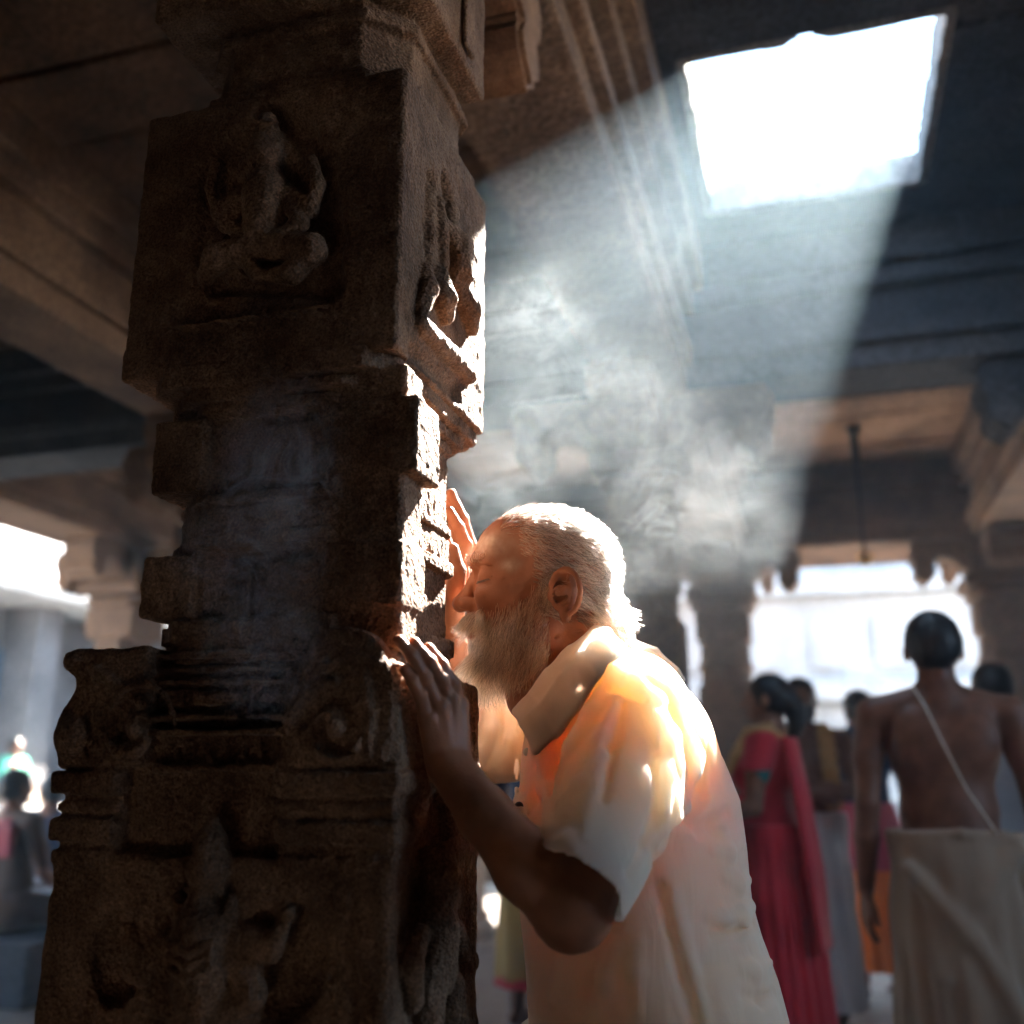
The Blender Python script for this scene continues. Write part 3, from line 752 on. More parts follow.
for s in (-1, 1):
    he(f, .1195, s * .0130, -.0065, (.0130, .0085, .0090), .005)
    he(f, .1260, s * .0115, -.0150, (.0070, .0046, .0050), .0012, 'sub')
    hc(f, [(.1125, s * .018, .004), (.1060, s * .0235, -.005), (.1075, s * .026, -.017)], [.0012, .0018, .0014], .003, 'sub')
    # closed eye: ball with heavy lid, line between the lids, fold above, bag below
    he(f, .0875, s * .0325, .025, (.0180, .0180, .0145), .003)
    def arc(rx, ry, dz, a0, a1, dip=.0, n=9):
        return [(.0875 + (rx + .0005) * math.cos(a), s * (.0325 + (ry + .0018) * math.sin(a)), .025 + dz - dip * math.cos(a * 1.2)) for a in np.linspace(a0, a1, n)]
    hc(f, [(x_, y_, z_ - .0035 * math.sin(min(max((i_ - 2) / 9, 0), 1) * math.pi)) for i_, (x_, y_, z_) in enumerate(arc(.0176, .0164, -.0030, -.9, 1.95, 0, 13))], .0012, .0006, 'sub')
    hc(f, arc(.0160, .0165, .0120, .35, 1.80, -.001, 9), .0008, .0025, 'sub')
    for q in range(3): hc(f, [(.083 - .002 * q, s * .0485, .024 - .005 * q), (.070, s * .055, .028 - .010 * q)], .0008, .002, 'sub')      # crow's feet
    # ear
    def E_(a, r1=.0185, r2=.031): return (-.006 + r1 * math.cos(a), s * (.0775 + .006 * (1 - math.cos(a)) * .9), .002 + r2 * math.sin(a) * 1.0)
    hcE(f, [(-.002, s * .064, .003), (-.002, s * .074, .001)], [.019, .015], .006)
    heE(f, -.004, s * .0785, .003, (.0175, .0055, .028), .003)
    heE(f, -.002, s * .0815, .000, (.0115, .0050, .0165), .002, 'sub')
    heE(f, -.006, s * .0835, .017, (.0085, .0035, .0075), .002, 'sub')
    hcE(f, [E_(a) for a in np.linspace(.35, 4.35, 15)], .0034, .0015)
    hcE(f, [(-.010, s * .083, .020), (-.012, s * .0835, .006), (-.008, s * .082, -.010), (.001, s * .081, -.015)], [.002, .0026, .0026, .002], .002)
    heE(f, -.006, s * .0795, -.0265, (.0075, .0050, .0095), .003)
    heE(f, .012, s * .0760, -.002, (.0045, .0040, .0065), .003)
he(f, .112, 0, -.034, (.012, .019, .0065), .006); he(f, .110, 0, -.047, (.012, .017, .007), .006)
hc(f, [(.120, -.018, -.0405), (.1225, 0, -.040), (.120, .018, -.0405)], .0012, .0015, 'sub')
for z in (.062, .071, .080, .089):                                                                                    # brow furrows
    hc(f, [(.1075 - (z - .05) * .35, -.03, z - .002), (.1145 - (z - .05) * .42, 0, z), (.105 - (z - .05) * .35, .032, z - .002)], .0012, .004, 'sub')
hc(f, [(.116, -.006, .034), (.117, -.006, .046)], .001, .003, 'sub'); hc(f, [(.116, .006, .034), (.117, .006, .046)], .001, .003, 'sub')
NB = P(590, 690, 1.31)
nl = (NB - HO)
f.cone(H(-.026, 0, -.030), NB, .060, .062, .02)
hc(f, [(.055, .0, -.075), (.035, .0, -.125)], [.03, .036], .03)
for q in range(4): hc(f, [(-.045 - .006 * q, .045, -.045 - .018 * q), (-.01, .062, -.052 - .018 * q), (.02, .055, -.062 - .018 * q)], .001, .004, 'sub')
f.noise(.0006, 110, 41)
HEAD_F = f
head_part = f.arrays()

# arms and hands ---------------------------------------------------------
def finger(f, pts, r0, k=.0016, nail_dir=None):
    n = len(pts); rs = [r0 * (1 - .30 * i / (n - 1)) for i in range(n)]
    f.chain(pts, rs, k)
    for i in range(1, n - 1): f.ell(pts[i], rs[i] * 1.10, .002)
    if nail_dir is not None:
        e = np.array(pts[-1]); b_ = np.array(pts[-2]); u = (e - b_) / np.linalg.norm(e - b_)
        nd = nail_dir - u * (nail_dir @ u); nd = nd / np.linalg.norm(nd); w = np.cross(u, nd)
        f.ell(e - u * .001 + nd * rs[-1] * .72, (r0 * .62, r0 * .50, r0 * .22), .0006, 'add', np.stack([u, w, nd]))
Wn, En, Sn = P(449, 766, 1.005), P(573, 908, 1.0), P(636, 722, 1.165)
f = Field(np.minimum(Wn, En).min() * 0 + np.array((-.47, .86, .90)), np.array((-.12, 1.24, 1.36)), 0.0016)
f.chain([Sn, P(604, 830, 1.06), En], [.050, .043, .037], .01)
f.ell(P(570, 913, .998), (.032, .032, .032), .012)
f.chain([En, P(528, 866, .99), P(485, 815, .998), Wn], [.0350, .0330, .0260, .0230], .012)
f.ell(Wn + np.array((.002, -.012, .0)), (.012, .010, .012), .008)
back = np.array((.75, -.45, .35)); back /= np.linalg.norm(back)      # direction the back of the hand faces
K = [P(427, 719, .978), P(438, 707, .985), P(449.5, 701, .998), P(459, 706, 1.014)]
CARP = [P(438, 757, 1.0), P(443, 755, 1.0), P(450, 754, 1.006), P(458, 755, 1.012)]
for k_, c_, r_ in zip(K, CARP, (.0125, .0130, .0130, .0130)): f.cone(c_, k_, .0140, r_ - .0028, .006)
finger(f, [K[0], P(420, 696, .963), P(412, 680, .955), P(404.5, 670, .951)], .0076, nail_dir=back)
finger(f, [K[1], P(425, 678, .966), P(411.5, 655, .953), P(399, 640, .946)], .0082, nail_dir=back)
finger(f, [K[2], P(441, 680, .982), P(430, 662, .968), P(414, 643, .958)], .0084, nail_dir=back)
finger(f, [K[3], P(453, 684, .998), P(442, 665, .986), P(428, 648, .974)], .0082, nail_dir=back)
for i in range(4): f.ell(K[i] + back * .001, .0096 + .0004 * (i > 0), .003)
for i in range(4): f.chain([K[i] + back * .009, CARP[i] + back * .011], [.0026, .0016], .004)      # tendons
f.chain([P(455, 752, 1.03), P(452, 722, 1.055), P(440, 700, 1.058), P(430, 686, 1.05)], [.017, .0145, .0115, .0095], .006)   # thumb on the far side
f.noise(.0005, 120, 43)
NEAR_F = f
near_part = f.arrays()

Wf, Ef, Sf = P(451, 645, 1.345), P(447, 765, 1.40), P(556, 722, 1.47)
f = Field((-.60, 1.22, 1.02), (-.25, 1.55, 1.56), 0.0018)
f.chain([Sf, P(500, 735, 1.45), Ef], [.050, .046, .040], .01)
f.chain([Ef, P(447, 700, 1.375), Wf], [.040, .034, .025], .012)
pc = P(449, 612, 1.325)
fw_ = [P(444, 572, 1.345), P(451, 566, 1.335), P(457, 566, 1.322), P(461, 572, 1.308)]
for i, p in enumerate(fw_): f.cone(Wf + np.array((0, .014 - .009 * i, .012)), p, .0155, .0125, .008)
bk = np.array((.95, .1, .2)); bk /= np.linalg.norm(bk)
finger(f, [fw_[3], P(466, 545, 1.300), P(459, 528, 1.292), P(449, 511, 1.288)], .0100, nail_dir=bk)
finger(f, [fw_[2], P(470, 545, 1.318), P(463, 520, 1.310), P(451, 494, 1.302)], .0102, nail_dir=bk)
finger(f, [fw_[1], P(462, 548, 1.338), P(454, 524, 1.332), P(445, 500, 1.326)], .0098, nail_dir=bk)
finger(f, [fw_[0], P(450, 552, 1.352), P(444, 532, 1.348), P(437, 514, 1.344)], .0088, nail_dir=bk)
f.chain([P(452, 628, 1.312), P(455, 598, 1.282), P(457, 572, 1.268), P(452, 550, 1.262)], [.0165, .0140, .0118, .0100], .006)
f.noise(.0005, 120, 44)
far_part = f.arrays()

# trunk and legs under the clothes
TY = 1.32
rows = [(655, 570, 618, .055, TY - .01), (672, 566, 640, .085, TY), (688, 560, 668, .135, TY), (704, 550, 688, .170, TY), (722, 540, 702, .188, TY), (760, 533, 722, .195, TY), (800, 530, 738, .195, TY), (850, 530, 746, .192, TY), (900, 532, 752, .192, TY),
        (940, 535, 763, .194, TY), (980, 538, 778, .198, TY), (1024, 541, 790, .202, TY), (1080, 532, 802, .205, TY), (1140, 534, 812, .205, TY)]
zs, cxs, as_, bs = [], [], [], []
for py, a, b, w, Y in rows:
    pa, pb = P(a, py, Y), P(b, py, Y)
    zs.append((pa[2] + pb[2]) / 2); cxs.append((pa[0] + pb[0]) / 2); as_.append((pb[0] - pa[0]) / 2); bs.append(w)
zs, cxs, as_, bs = [np.array(v[::-1]) for v in (zs, cxs, as_, bs)]
def torso_fn(inset=0.0, fold=0.0):
    def fn(X, Y, Z):
        z = Z.ravel(); c = np.interp(z, zs, cxs)[None, None, :]; a = np.interp(z, zs, as_)[None, None, :] - inset; b = np.interp(z, zs, bs)[None, None, :] - inset
        yy = Y - TY; xx = X - c
        r = (np.abs(xx / a) ** 2.3 + np.abs(yy / b) ** 2.3) ** (1 / 2.3)
        return (r - 1) * np.minimum(a, b) * .95
    return fn
f = Field((-.46, 1.06, .62), (.12, 1.58, 1.34), .004)
f.fn(lambda X, Y, Z: np.maximum(torso_fn(.022)(X, Y, Z), np.maximum(Z - zs[-1], zs[0] - Z)))
trunk_part = f.arrays()
hipz = .80; hx = float(np.interp(.80, zs, cxs)) + .03
f = Field((-.42, 1.02, -.01), (.28, 1.62, .9), .006)
for s in (-1, 1):
    y = TY + s * .095; kx = hx - .03 * (1 if s > 0 else 2); ax_ = hx + (.03 if s > 0 else -.10)
    f.chain([(hx, y, .80), (kx, y, .45), (ax_, y, .09)], [.088, .058, .036], .02)
    f.ell((kx + .03, y, .33), (.045, .045, .1), .02)
    f.chain([(ax_ + .02, y, .035), (ax_ - .10, y - s * .0, .028), (ax_ - .15, y, .02)], [.034, .030, .020], .015)
    for q in range(5): f.chain([(ax_ - .15, y + (q - 2) * .013, .018), (ax_ - .185 + abs(q - 2) * .006, y + (q - 2) * .016, .013)], [.011, .009], .003)
f.ell((hx, TY, .82), (.12, .16, .1), .03)
legs_part = f.arrays()

MAN = empty('person', (hx, TY, 0))
tag(MAN, 'old white-bearded man in a cream shirt leaning his face and hands on the carved pillar', 'person')
MO = np.array((hx, TY, 0.0))
def man_mesh(name, parts, mat, parent=MAN, label=None):
    o = link_mesh(name, mesh_from(name, [(v - MO, q) for v, q in parts]), mat, parent)
    if label: o['label'] = label
    return o
body = man_mesh('body', [head_part, near_part, far_part, trunk_part, legs_part], M_SKIN)
co = np.empty(len(body.data.vertices) * 3, np.float32); body.data.vertices.foreach_get('co', co); co = co.reshape(-1, 3) + MO
rel_ = co - HO; hx_, hy_, hz_ = rel_ @ HF, rel_ @ HL, rel_ @ HU
ash = .7 * np.exp(-(((hx_ - .085) / .035) ** 2 + ((hz_ - .062) / .014) ** 2)) * 0.9 + .85 * np.exp(-(((hx_ - .064) / .012) ** 2 + ((hy_ - .055) / .02) ** 2 + ((hz_ - .036) / .008) ** 2)) + .6 * np.exp(-(((hx_ - .10) / .03) ** 2 + ((hz_ - .075) / .012) ** 2))
ash[hx_ < .02] = 0
at = body.data.attributes.new('ash', 'FLOAT', 'POINT'); at.data.foreach_set('value', ash.astype(np.float32))

# shirt ------------------------------------------------------------------
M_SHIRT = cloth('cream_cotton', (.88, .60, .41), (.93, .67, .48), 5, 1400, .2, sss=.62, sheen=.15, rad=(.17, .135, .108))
f = Field((-.52, .90, .70), (.14, 1.64, 1.345), 0.0025)
ztop = zs[-1]
f.fn(lambda X, Y, Z: np.maximum(torso_fn(0)(X, Y, Z), np.maximum(Z - ztop, .72 - Z)))
# near sleeve
s0, s1, s2 = P(634, 724, 1.175), P(618, 800, 1.09), P(573, 895, .985)
f.chain([s0, s1, s2], [.070, .062, .054], .022)
# far sleeve
t0_, t1_, t2_ = P(566, 728, 1.46), P(505, 738, 1.452), P(462, 752, 1.42)
f.chain([t0_, t1_, t2_], [.072, .060, .054], .02)
# shoulders and yoke
f.chain([P(600, 676, 1.24), P(634, 702, 1.19)], [.045, .055], .03); f.chain([P(575, 680, 1.38), P(560, 706, 1.44)], [.045, .055], .03)
f.ell(P(664, 745, 1.25), (.06, .08, .075), .03)
# creases drawn on the surface (raised folds and furrows)
def crease(pts, r, op='add', sink=.75, k=.012):
    out = []
    for px, py in pts:
        h_ = f.hit(px, py)
        if h_ is not None: out.append(h_ + ray(px, py) / np.linalg.norm(ray(px, py)) * r * (sink if op == 'add' else -.2))
    if len(out) > 1: return (out, r * (1.35 if pts[0][1] < 840 else 1.0), op, k)
todo = [
 ([(607, 684), (592, 716), (574, 748), (559, 780)], .0055, 'add'), ([(598, 684), (580, 712), (562, 744), (552, 776)], .004, 'sub'),
 ([(590, 690), (570, 716), (552, 742), (545, 770)], .005, 'add'), ([(578, 690), (560, 712), (545, 740)], .004, 'sub'), ([(566, 700), (549, 724), (537, 750)], .0045, 'add'),
 ([(616, 700), (604, 740), (594, 790), (584, 840)], .005, 'add'), ([(622, 704), (612, 745), (603, 800)], .003, 'sub'),
 ([(655, 708), (661, 735), (661, 770), (658, 815), (645, 845), (630, 873)], .0045, 'sub'), ([(661, 712), (668, 738), (668, 772), (665, 812)], .004, 'add'),
 ([(640, 696), (655, 720), (657, 750)], .005, 'add'), ([(658, 700), (672, 735), (682, 768)], .005, 'add'), ([(670, 712), (684, 745), (690, 775)], .004, 'sub'),
 ([(690, 735), (698, 755), (700, 785), (688, 812), (662, 832)], .005, 'add'), ([(706, 765), (704, 790), (690, 818), (664, 842)], .005, 'sub'),
 ([(552, 842), (566, 836), (575, 852)], .004, 'add'), ([(560, 800), (580, 786), (600, 760)], .005, 'add'),
 ([(662, 890), (672, 930), (684, 975), (698, 1022)], .0042, 'sub'), ([(672, 890), (682, 930), (694, 975), (706, 1022)], .0036, 'add'), ([(655, 850), (662, 890)], .003, 'sub'),
 ([(753, 906), (738, 918), (722, 922), (706, 916)], .006, 'add'), ([(757, 925), (738, 932), (716, 934)], .005, 'sub'), ([(748, 880), (735, 884), (722, 876)], .006, 'add'),
 ([(741, 842), (728, 852), (712, 850)], .005, 'add'), ([(732, 812), (718, 826), (700, 830)], .005, 'sub'), ([(770, 962), (752, 972), (738, 968)], .006, 'add'), ([(778, 992), (760, 1000), (744, 996)], .005, 'sub'),
 ([(592, 962), (586, 985), (578, 1012)], .005, 'sub'), ([(614, 945), (606, 980), (600, 1015)], .006, 'add'), ([(560, 960), (552, 1000)], .004, 'add'), ([(640, 945), (637, 970), (640, 1010)], .004, 'add'),
 ([(520, 800), (528, 850)], .004, 'add'), ([(536, 770), (532, 800), (540, 830)], .004, 'sub'), ([(545, 790), (548, 830)], .004, 'add'),
 ([(490, 705), (488, 730), (480, 752)], .004, 'add'), ([(500, 700), (500, 735), (488, 765)], .004, 'sub'), ([(510, 706), (510, 740), (500, 770)], .004, 'add'), ([(478, 715), (474, 740)], .0035, 'sub'),
 ([(606, 668), (630, 680), (655, 700)], .004, 'add'), ([(612, 690), (640, 700)], .003, 'sub'),
]
done = [crease(*c) for c in todo]
for c in done:
    if c: f.chain(c[0], [c[1] * .5] + [c[1]] * (len(c[0]) - 2) + [c[1] * .5] if len(c[0]) > 2 else c[1], c[3], c[2])
# button strip down the front and side pocket
pk = [q for q in [f.hit(*p) for p in ((524, 706), (520, 730), (517, 760), (516, 800), (517, 840), (519, 880))] if q is not None]
if len(pk) > 1: f.chain(pk, .0032, .002)
f.noise(.0034, (17, 17, 8), 51); f.noise(.0017, (40, 40, 20), 52)
# open the neck, cuffs and hem
nk = P(578, 676, 1.30)
f.cone(nk + np.array((-.02, 0, .06)), nk + np.array((.004, 0, -.03)), .058, .050, .006, 'sub')
s2 = P(579, 883, .99); u = P(565, 900, .985) - P(591, 867, 1.0); u /= np.linalg.norm(u)
def cuffcut(c, u, lo, hi):
    sl, G = f.region(lo, hi)
    v = (G[0] - c[0]) * u[0] + (G[1] - c[1]) * u[1] + (G[2] - c[2]) * u[2]
    near_ = np.sqrt((G[0] - c[0]) ** 2 + (G[1] - c[1]) ** 2 + (G[2] - c[2]) ** 2) < .10
    f.d[sl] = np.where(near_, np.maximum(f.d[sl], v.astype(np.float32)), f.d[sl])
cuffcut(s2, u, s2 - .11, s2 + .11)
ua = P(573, 895, .985) - P(618, 800, 1.09); ua /= np.linalg.norm(ua)
f.cone(s2 - ua * .012, s2 + ua * .03, .042, .048, .002, 'sub')
u2 = (t2_ - t1_); u2 /= np.linalg.norm(u2)
cuffcut(t2_, u2, t2_ - .11, t2_ + .11)
f.cone(t2_ - u2 * .04, t2_ + u2 * .03, .043, .050, .002, 'sub')
f.fn(lambda X, Y, Z: np.maximum(torso_fn(.007)(X, Y, Z), Z - .80), k=.002, op='sub')
SHIRT_F = f
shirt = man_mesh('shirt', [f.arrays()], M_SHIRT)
# collar: two folded leaves round the neck
f2 = Field(P(575, 690, 1.28) - np.array((.16, .22, .13)), P(575, 690, 1.28) + np.array((.14, .24, .13)), 0.0018)
def on_shirt(px, py, lift, Yd):
    h_ = SHIRT_F.hit(px, py)
    if h_ is None: h_ = P(px, py, Yd)
    return h_ - ray(px, py) / np.linalg.norm(ray(px, py)) * lift
inner = [P(606, 634, 1.29), P(598, 639, 1.245), P(580, 654, 1.225), P(561, 677, 1.225), P(546, 698, 1.24), P(532, 716, 1.27)]
outer = [on_shirt(624, 650, .004, 1.29), on_shirt(617, 656, .006, 1.2), on_shirt(598, 676, .006, 1.17), on_shirt(578, 704, .006, 1.17), on_shirt(556, 735, .006, 1.18), on_shirt(534, 752, .006, 1.24)]
inner = [np.array((a_[0], min(a_[1], b_[1] + .045), a_[2])) for a_, b_ in zip(inner, outer)]
def leaf(A_, B_):
    for i in range(len(A_) - 1):
        for u_ in np.linspace(0, 1, 18):
            a0_, b0_ = A_[i] * (1 - u_) + A_[i + 1] * u_, B_[i] * (1 - u_) + B_[i + 1] * u_
            m_ = (a0_ + b0_) / 2 + np.array((0, (-.006 if B_[2][1] < 1.3 else .006), .008))
            f2.chain([a0_, m_, b0_], .0028, .004)
leaf(inner, outer)
f2.noise(.0014, 50, 9)
collar = man_mesh('collar_leaf', [f2.arrays()], M_SHIRT, shirt)
f2 = Field(f2.lo, f2.hi, f2.h)
mir = lambda p: np.array((p[0] + (p[1] - 1.30) * -.25, 2.60 - p[1], p[2]))
leaf([mir(p) for p in inner], [mir(p) for p in outer])
f2.noise(.0014, 50, 9)
collar = man_mesh('collar_leaf', [f2.arrays()], M_SHIRT, shirt)
def small_disc(name, p, n, r, h_, mat, parent, org):
    n = np.array(n) / np.linalg.norm(n); ff = Field(p - .009, p + .009, .0006)
    M_ = np.stack([np.cross(n, (0, 0, 1.0)) / np.linalg.norm(np.cross(n, (0, 0, 1.0))), np.cross(n, np.cross(n, (0, 0, 1.0))) / np.linalg.norm(np.cross(n, np.cross(n, (0, 0, 1.0)))), n])
    ff.ell(p, (r, r, h_), .0005, 'add', M_)
    v, q = ff.arrays(); o = link_mesh(name, mesh_from(name, [(v - org, q)]), mat, parent); return o
M_BTN = plain('button_ivory', (.75, .7, .6), .35); M_BTND = plain('button_dark', (.05, .035, .03), .4)
for px, py in ((527, 752), (519, 806)):
    h_ = SHIRT_F.hit(px, py)
    if h_ is not None:
        o = small_disc('button', h_, -ray(px, py), .0050, .0022, M_BTN if py < 780 else M_BTND, shirt, MO)
# dhoti under the shirt, below the picture
f3 = Field((-.46, 1.00, .05), (.30, 1.66, .92), .006)
def dh(X, Y, Z):
    t = np.clip((.85 - Z) / .75, 0, 1); a = .165 - .01 * t; b = .175 - .01 * t
    xx = X - (hx - .04 - .03 * t + 0 * Z); yy = Y - TY; an = np.arctan2(yy, xx)
    return (np.sqrt((xx / a) ** 2 + (yy / b) ** 2) - 1) * .17 + .006 * np.sin(an * 18 + 3 * Z) * t
f3.fn(lambda X, Y, Z: np.maximum(dh(X, Y, Z), np.maximum(Z - .86, .10 - Z)))
f3.fn(lambda X, Y, Z: np.maximum(dh(X, Y, Z) + .012, Z - .80), k=.002, op='sub')
man_mesh('dhoti', [f3.arrays()], cloth('white_dhoti_cotton', (.62, .56, .48), (.72, .66, .58)), MAN)

# hair and beard strands --------------------------------------------------
def hair_mat(name, c, rough=.35, lo=.4):
    m, nt, out = new_mat(name)
    h_ = N(nt, 'ShaderNodeBsdfHairPrincipled'); h_.parametrization = 'COLOR'
    hi = N(nt, 'ShaderNodeHairInfo')
    cr = N(nt, 'ShaderNodeValToRGB'); cr.color_ramp.elements[0].color = (*[x * lo for x in c], 1); cr.color_ramp.elements[1].color = (*[min(1, x * 1.25) for x in c], 1)
    nt.links.new(hi.outputs['Random'], cr.inputs[0]); nt.links.new(cr.outputs[0], h_.inputs['Color'])
    h_.inputs['Roughness'].default_value = rough
    nt.links.new(h_.outputs[0], out.inputs[0]); return m
def make_hair(name, strands, r_root, r_tip, mat, parent, label=None):
    sizes = [len(s) for s in strands]
    hd = bpy.data.hair_curves.new(name); hd.add_curves(sizes)
    pts = (np.concatenate(strands) - MO).astype(np.float32)
    hd.attributes['position'].data.foreach_set('vector', pts.ravel()) if 'position' in hd.attributes else hd.points.foreach_set('position', pts.ravel())
    rad = np.concatenate([np.linspace(r_root, r_tip, n) for n in sizes]).astype(np.float32)
    ra = hd.attributes.get('radius') or hd.attributes.new('radius', 'FLOAT', 'POINT')
    ra.data.foreach_set('value', rad)
    hd.materials.append(mat)
    o = bpy.data.objects.new(name, hd); COL.objects.link(o); o.parent = parent
    if label: o['label'] = label
    return o
v = head_part[0]; q = head_part[1]
fc = v[q].mean(1); e1 = v[q[:, 2]] - v[q[:, 0]]; e2 = v[q[:, 3]] - v[q[:, 1]]; fn_ = np.cross(e1, e2); fn_ /= np.linalg.norm(fn_, axis=1)[:, None] + 1e-9
rl = fc - HO; LX, LY, LZ = rl @ HF, rl @ HL, rl @ HU
if np.mean((fn_ * rl).sum(1)) < 0: fn_ = -fn_
NX, NY, NZ = fn_ @ HF, fn_ @ HL, fn_ @ HU
rng = np.random.RandomState(7)
def grow(idx, dirf, lenf, npt=7, curl=.3, lift=.25, clump=.5, grav=.0, seed=1):
    """strands from faces idx; dirf gives the local (fwd, left, up) direction"""
    r = np.random.RandomState(seed); out = []
    cs = gnoise
    for j in idx:
        p = fc[j] + (r.rand(3) - .5) * .0016; loc = np.array((LX[j], LY[j], LZ[j])); n = np.array((NX[j], NY[j], NZ[j]))
        cell = np.floor(loc * 130).astype(int); cr_ = np.random.RandomState(abs(hash((int(cell[0]), int(cell[1]), int(cell[2])))) % (2 ** 31))
        cv = cr_.randn(3) * clump; ph = cr_.rand() * 6.28
        d = np.array(dirf(loc), float); d = d - n * (d @ n) * .75; d /= np.linalg.norm(d) + 1e-9
        L = lenf(loc) * r.uniform(.65, 1.15); st = L / (npt - 1); cur = loc + n * .0002; s = [cur.copy()]
        dd = d + n * lift + r.randn(3) * .10; dd /= np.linalg.norm(dd)
        for k in range(npt - 1):
            t = k / (npt - 1)
            w = np.array((math.sin(ph + t * 7), math.cos(ph + t * 6.1), math.sin(ph * 2 + t * 5))) * curl
            g_ = np.array((0, 0, -1)) * grav
            v_ = dd * (1 - .4 * t) + d * .5 * t + (w + cv * t * .5) * (.25 + t) * .5 + g_ * t + r.randn(3) * .05
            v_ /= np.linalg.norm(v_); cur = cur + v_ * st; s.append(cur.copy())
        S_ = np.array(s); out.append(HO + S_[:, :1] * HF + S_[:, 1:2] * HL + S_[:, 2:3] * HU)
    return out
def pick(w, n, seed):
    r = np.random.RandomState(seed); w = np.maximum(w, 0); w = w / w.sum(); return r.choice(len(w), n, p=w)
aY = np.abs(LY)
ear = (aY > .0725) & (LX > -.03) & (LX < .022) & (LZ > -.04) & (LZ < .04)
rng_edge = np.random.RandomState(3).randn(len(LX)) * .006
# beard: cheeks, jaw, chin, throat
edge = gnoise(np.array([0.]), np.array([0.]), np.array([0.]), 1, 1).ravel()[0] * 0 + rng_edge - .028 + .022 * np.clip((.085 - LX) / .05, 0, 1) + np.where(LX < .035, .035 * np.clip((.04 - LX) / .03, 0, 1), 0)
beard_w = ((LZ < edge) & (LX > .012) & (LZ > -.102) & (LX + .55 * LZ > -.03) & ~ear & (NZ > -1.1)).astype(float)
lipz = (aY < .022) & (LZ > -.050) & (LZ < -.028) & (LX > .1); beard_w[lipz] = 0
M_BEARD = hair_mat('grey_beard_hair', (.62, .47, .31), lo=.18); M_WHITE = hair_mat('white_hair', (.72, .62, .52))
def bdir(l): return (.38 + .5 * max(0, .06 - l[0]) * 5 - .2, .25 * np.sign(l[1]) * (l[0] < .08), -1.0)
def blen(l): return .015 + .020 * min(1, max(0, (l[0] - .02) / .06)) + .006 * (l[2] < -.06)
beard = grow(pick(beard_w, 8500, 1), bdir, blen, 9, .8, .55, .9, .1, 2)
make_hair('beard', beard, .00022, .00008, M_BEARD, MAN, 'full greying white beard')
mw = ((LZ > -.036) & (LZ < -.017) & (aY < .040) & (LX > .085)).astype(float)
mous = grow(pick(mw, 1700, 3), lambda l: (.45 - 8 * abs(l[1]) * .4, np.sign(l[1]) * (.35 + 12 * abs(l[1])), -.75), lambda l: .022, 7, .6, .9, .5, .1, 4)
make_hair('moustache', mous, .00022, .0001, M_BEARD, MAN)
# head hair: long at sides and back, thin and short on top
top = LZ > .088 - .35 * np.clip(LX, 0, 1) * 0
hairline = np.where(LZ > .05, .052, .034) 
side_w = ((LX < hairline) & (LZ > -.030 - .35 * np.clip(-LX, 0, .1)) & (LX < .034 + .3 * np.clip(LZ, 0, .1)) & (LZ < .100) & ~ear & ((LX < -.018) | (LZ > .012) | ((LX > .006) & (LX < .03)))).astype(float)
side_w[(LZ > .085)] *= .35; side_w[(LZ < -.010) & (LX < -.055)] *= .12
side = grow(pick(side_w, 8500, 5), lambda l: (-1.0 if l[0] > -.05 else -.5, .15 * np.sign(l[1]), -.45 - 6 * max(0, -l[0] - .02)), lambda l: .026 + .010 * (l[2] < .02) * (l[0] < -.02), 9, .9, .18, .8, .0, 6)
crown_w = ((LZ > .075) & (LX < .075)).astype(float)
crown = grow(pick(crown_w, 1500, 8), lambda l: (-1, 0, -.1), lambda l: .016, 5, .3, .35, .3, 0, 9)
M_WHITE = hair_mat('white_grey_hair', (.55, .45, .35), lo=.05)
make_hair('head_hair', side + crown, .00026, .0001, M_WHITE, MAN, 'thin swept-back white hair')
bw = ((LZ > .041) & (LZ < .054) & (aY > .010) & (aY < .050) & (LX > .078)).astype(float)
brow = grow(pick(bw, 420, 11), lambda l: (.3, np.sign(l[1]), .25), lambda l: .010, 4, .2, .5, .2, 0, 12)
make_hair('eyebrows', brow, .0002, .00008, M_BEARD, MAN)
lash = []
for s in (-1, 1):
    for a in np.linspace(-.8, 1.8, 44):
        p = np.array((.0875 + .0178 * math.cos(a), s * (.0325 + .0176 * math.sin(a)), .025 - .0030 - .0035 * math.sin(min(max((a + .42) / 2.2, 0), 1) * math.pi)))
        d = np.array((math.cos(a) * .7, s * math.sin(a) * .7, -1.1)); d /= np.linalg.norm(d)
        S_ = np.array([p + d * t * .0045 for t in (0, .5, 1)]); lash.append(HO + S_[:, :1] * HF + S_[:, 1:2] * HL + S_[:, 2:3] * HU)
make_hair('eyelashes', lash, .00055, .0003, hair_mat('dark_lash_hair', (.03, .02, .015)), MAN)

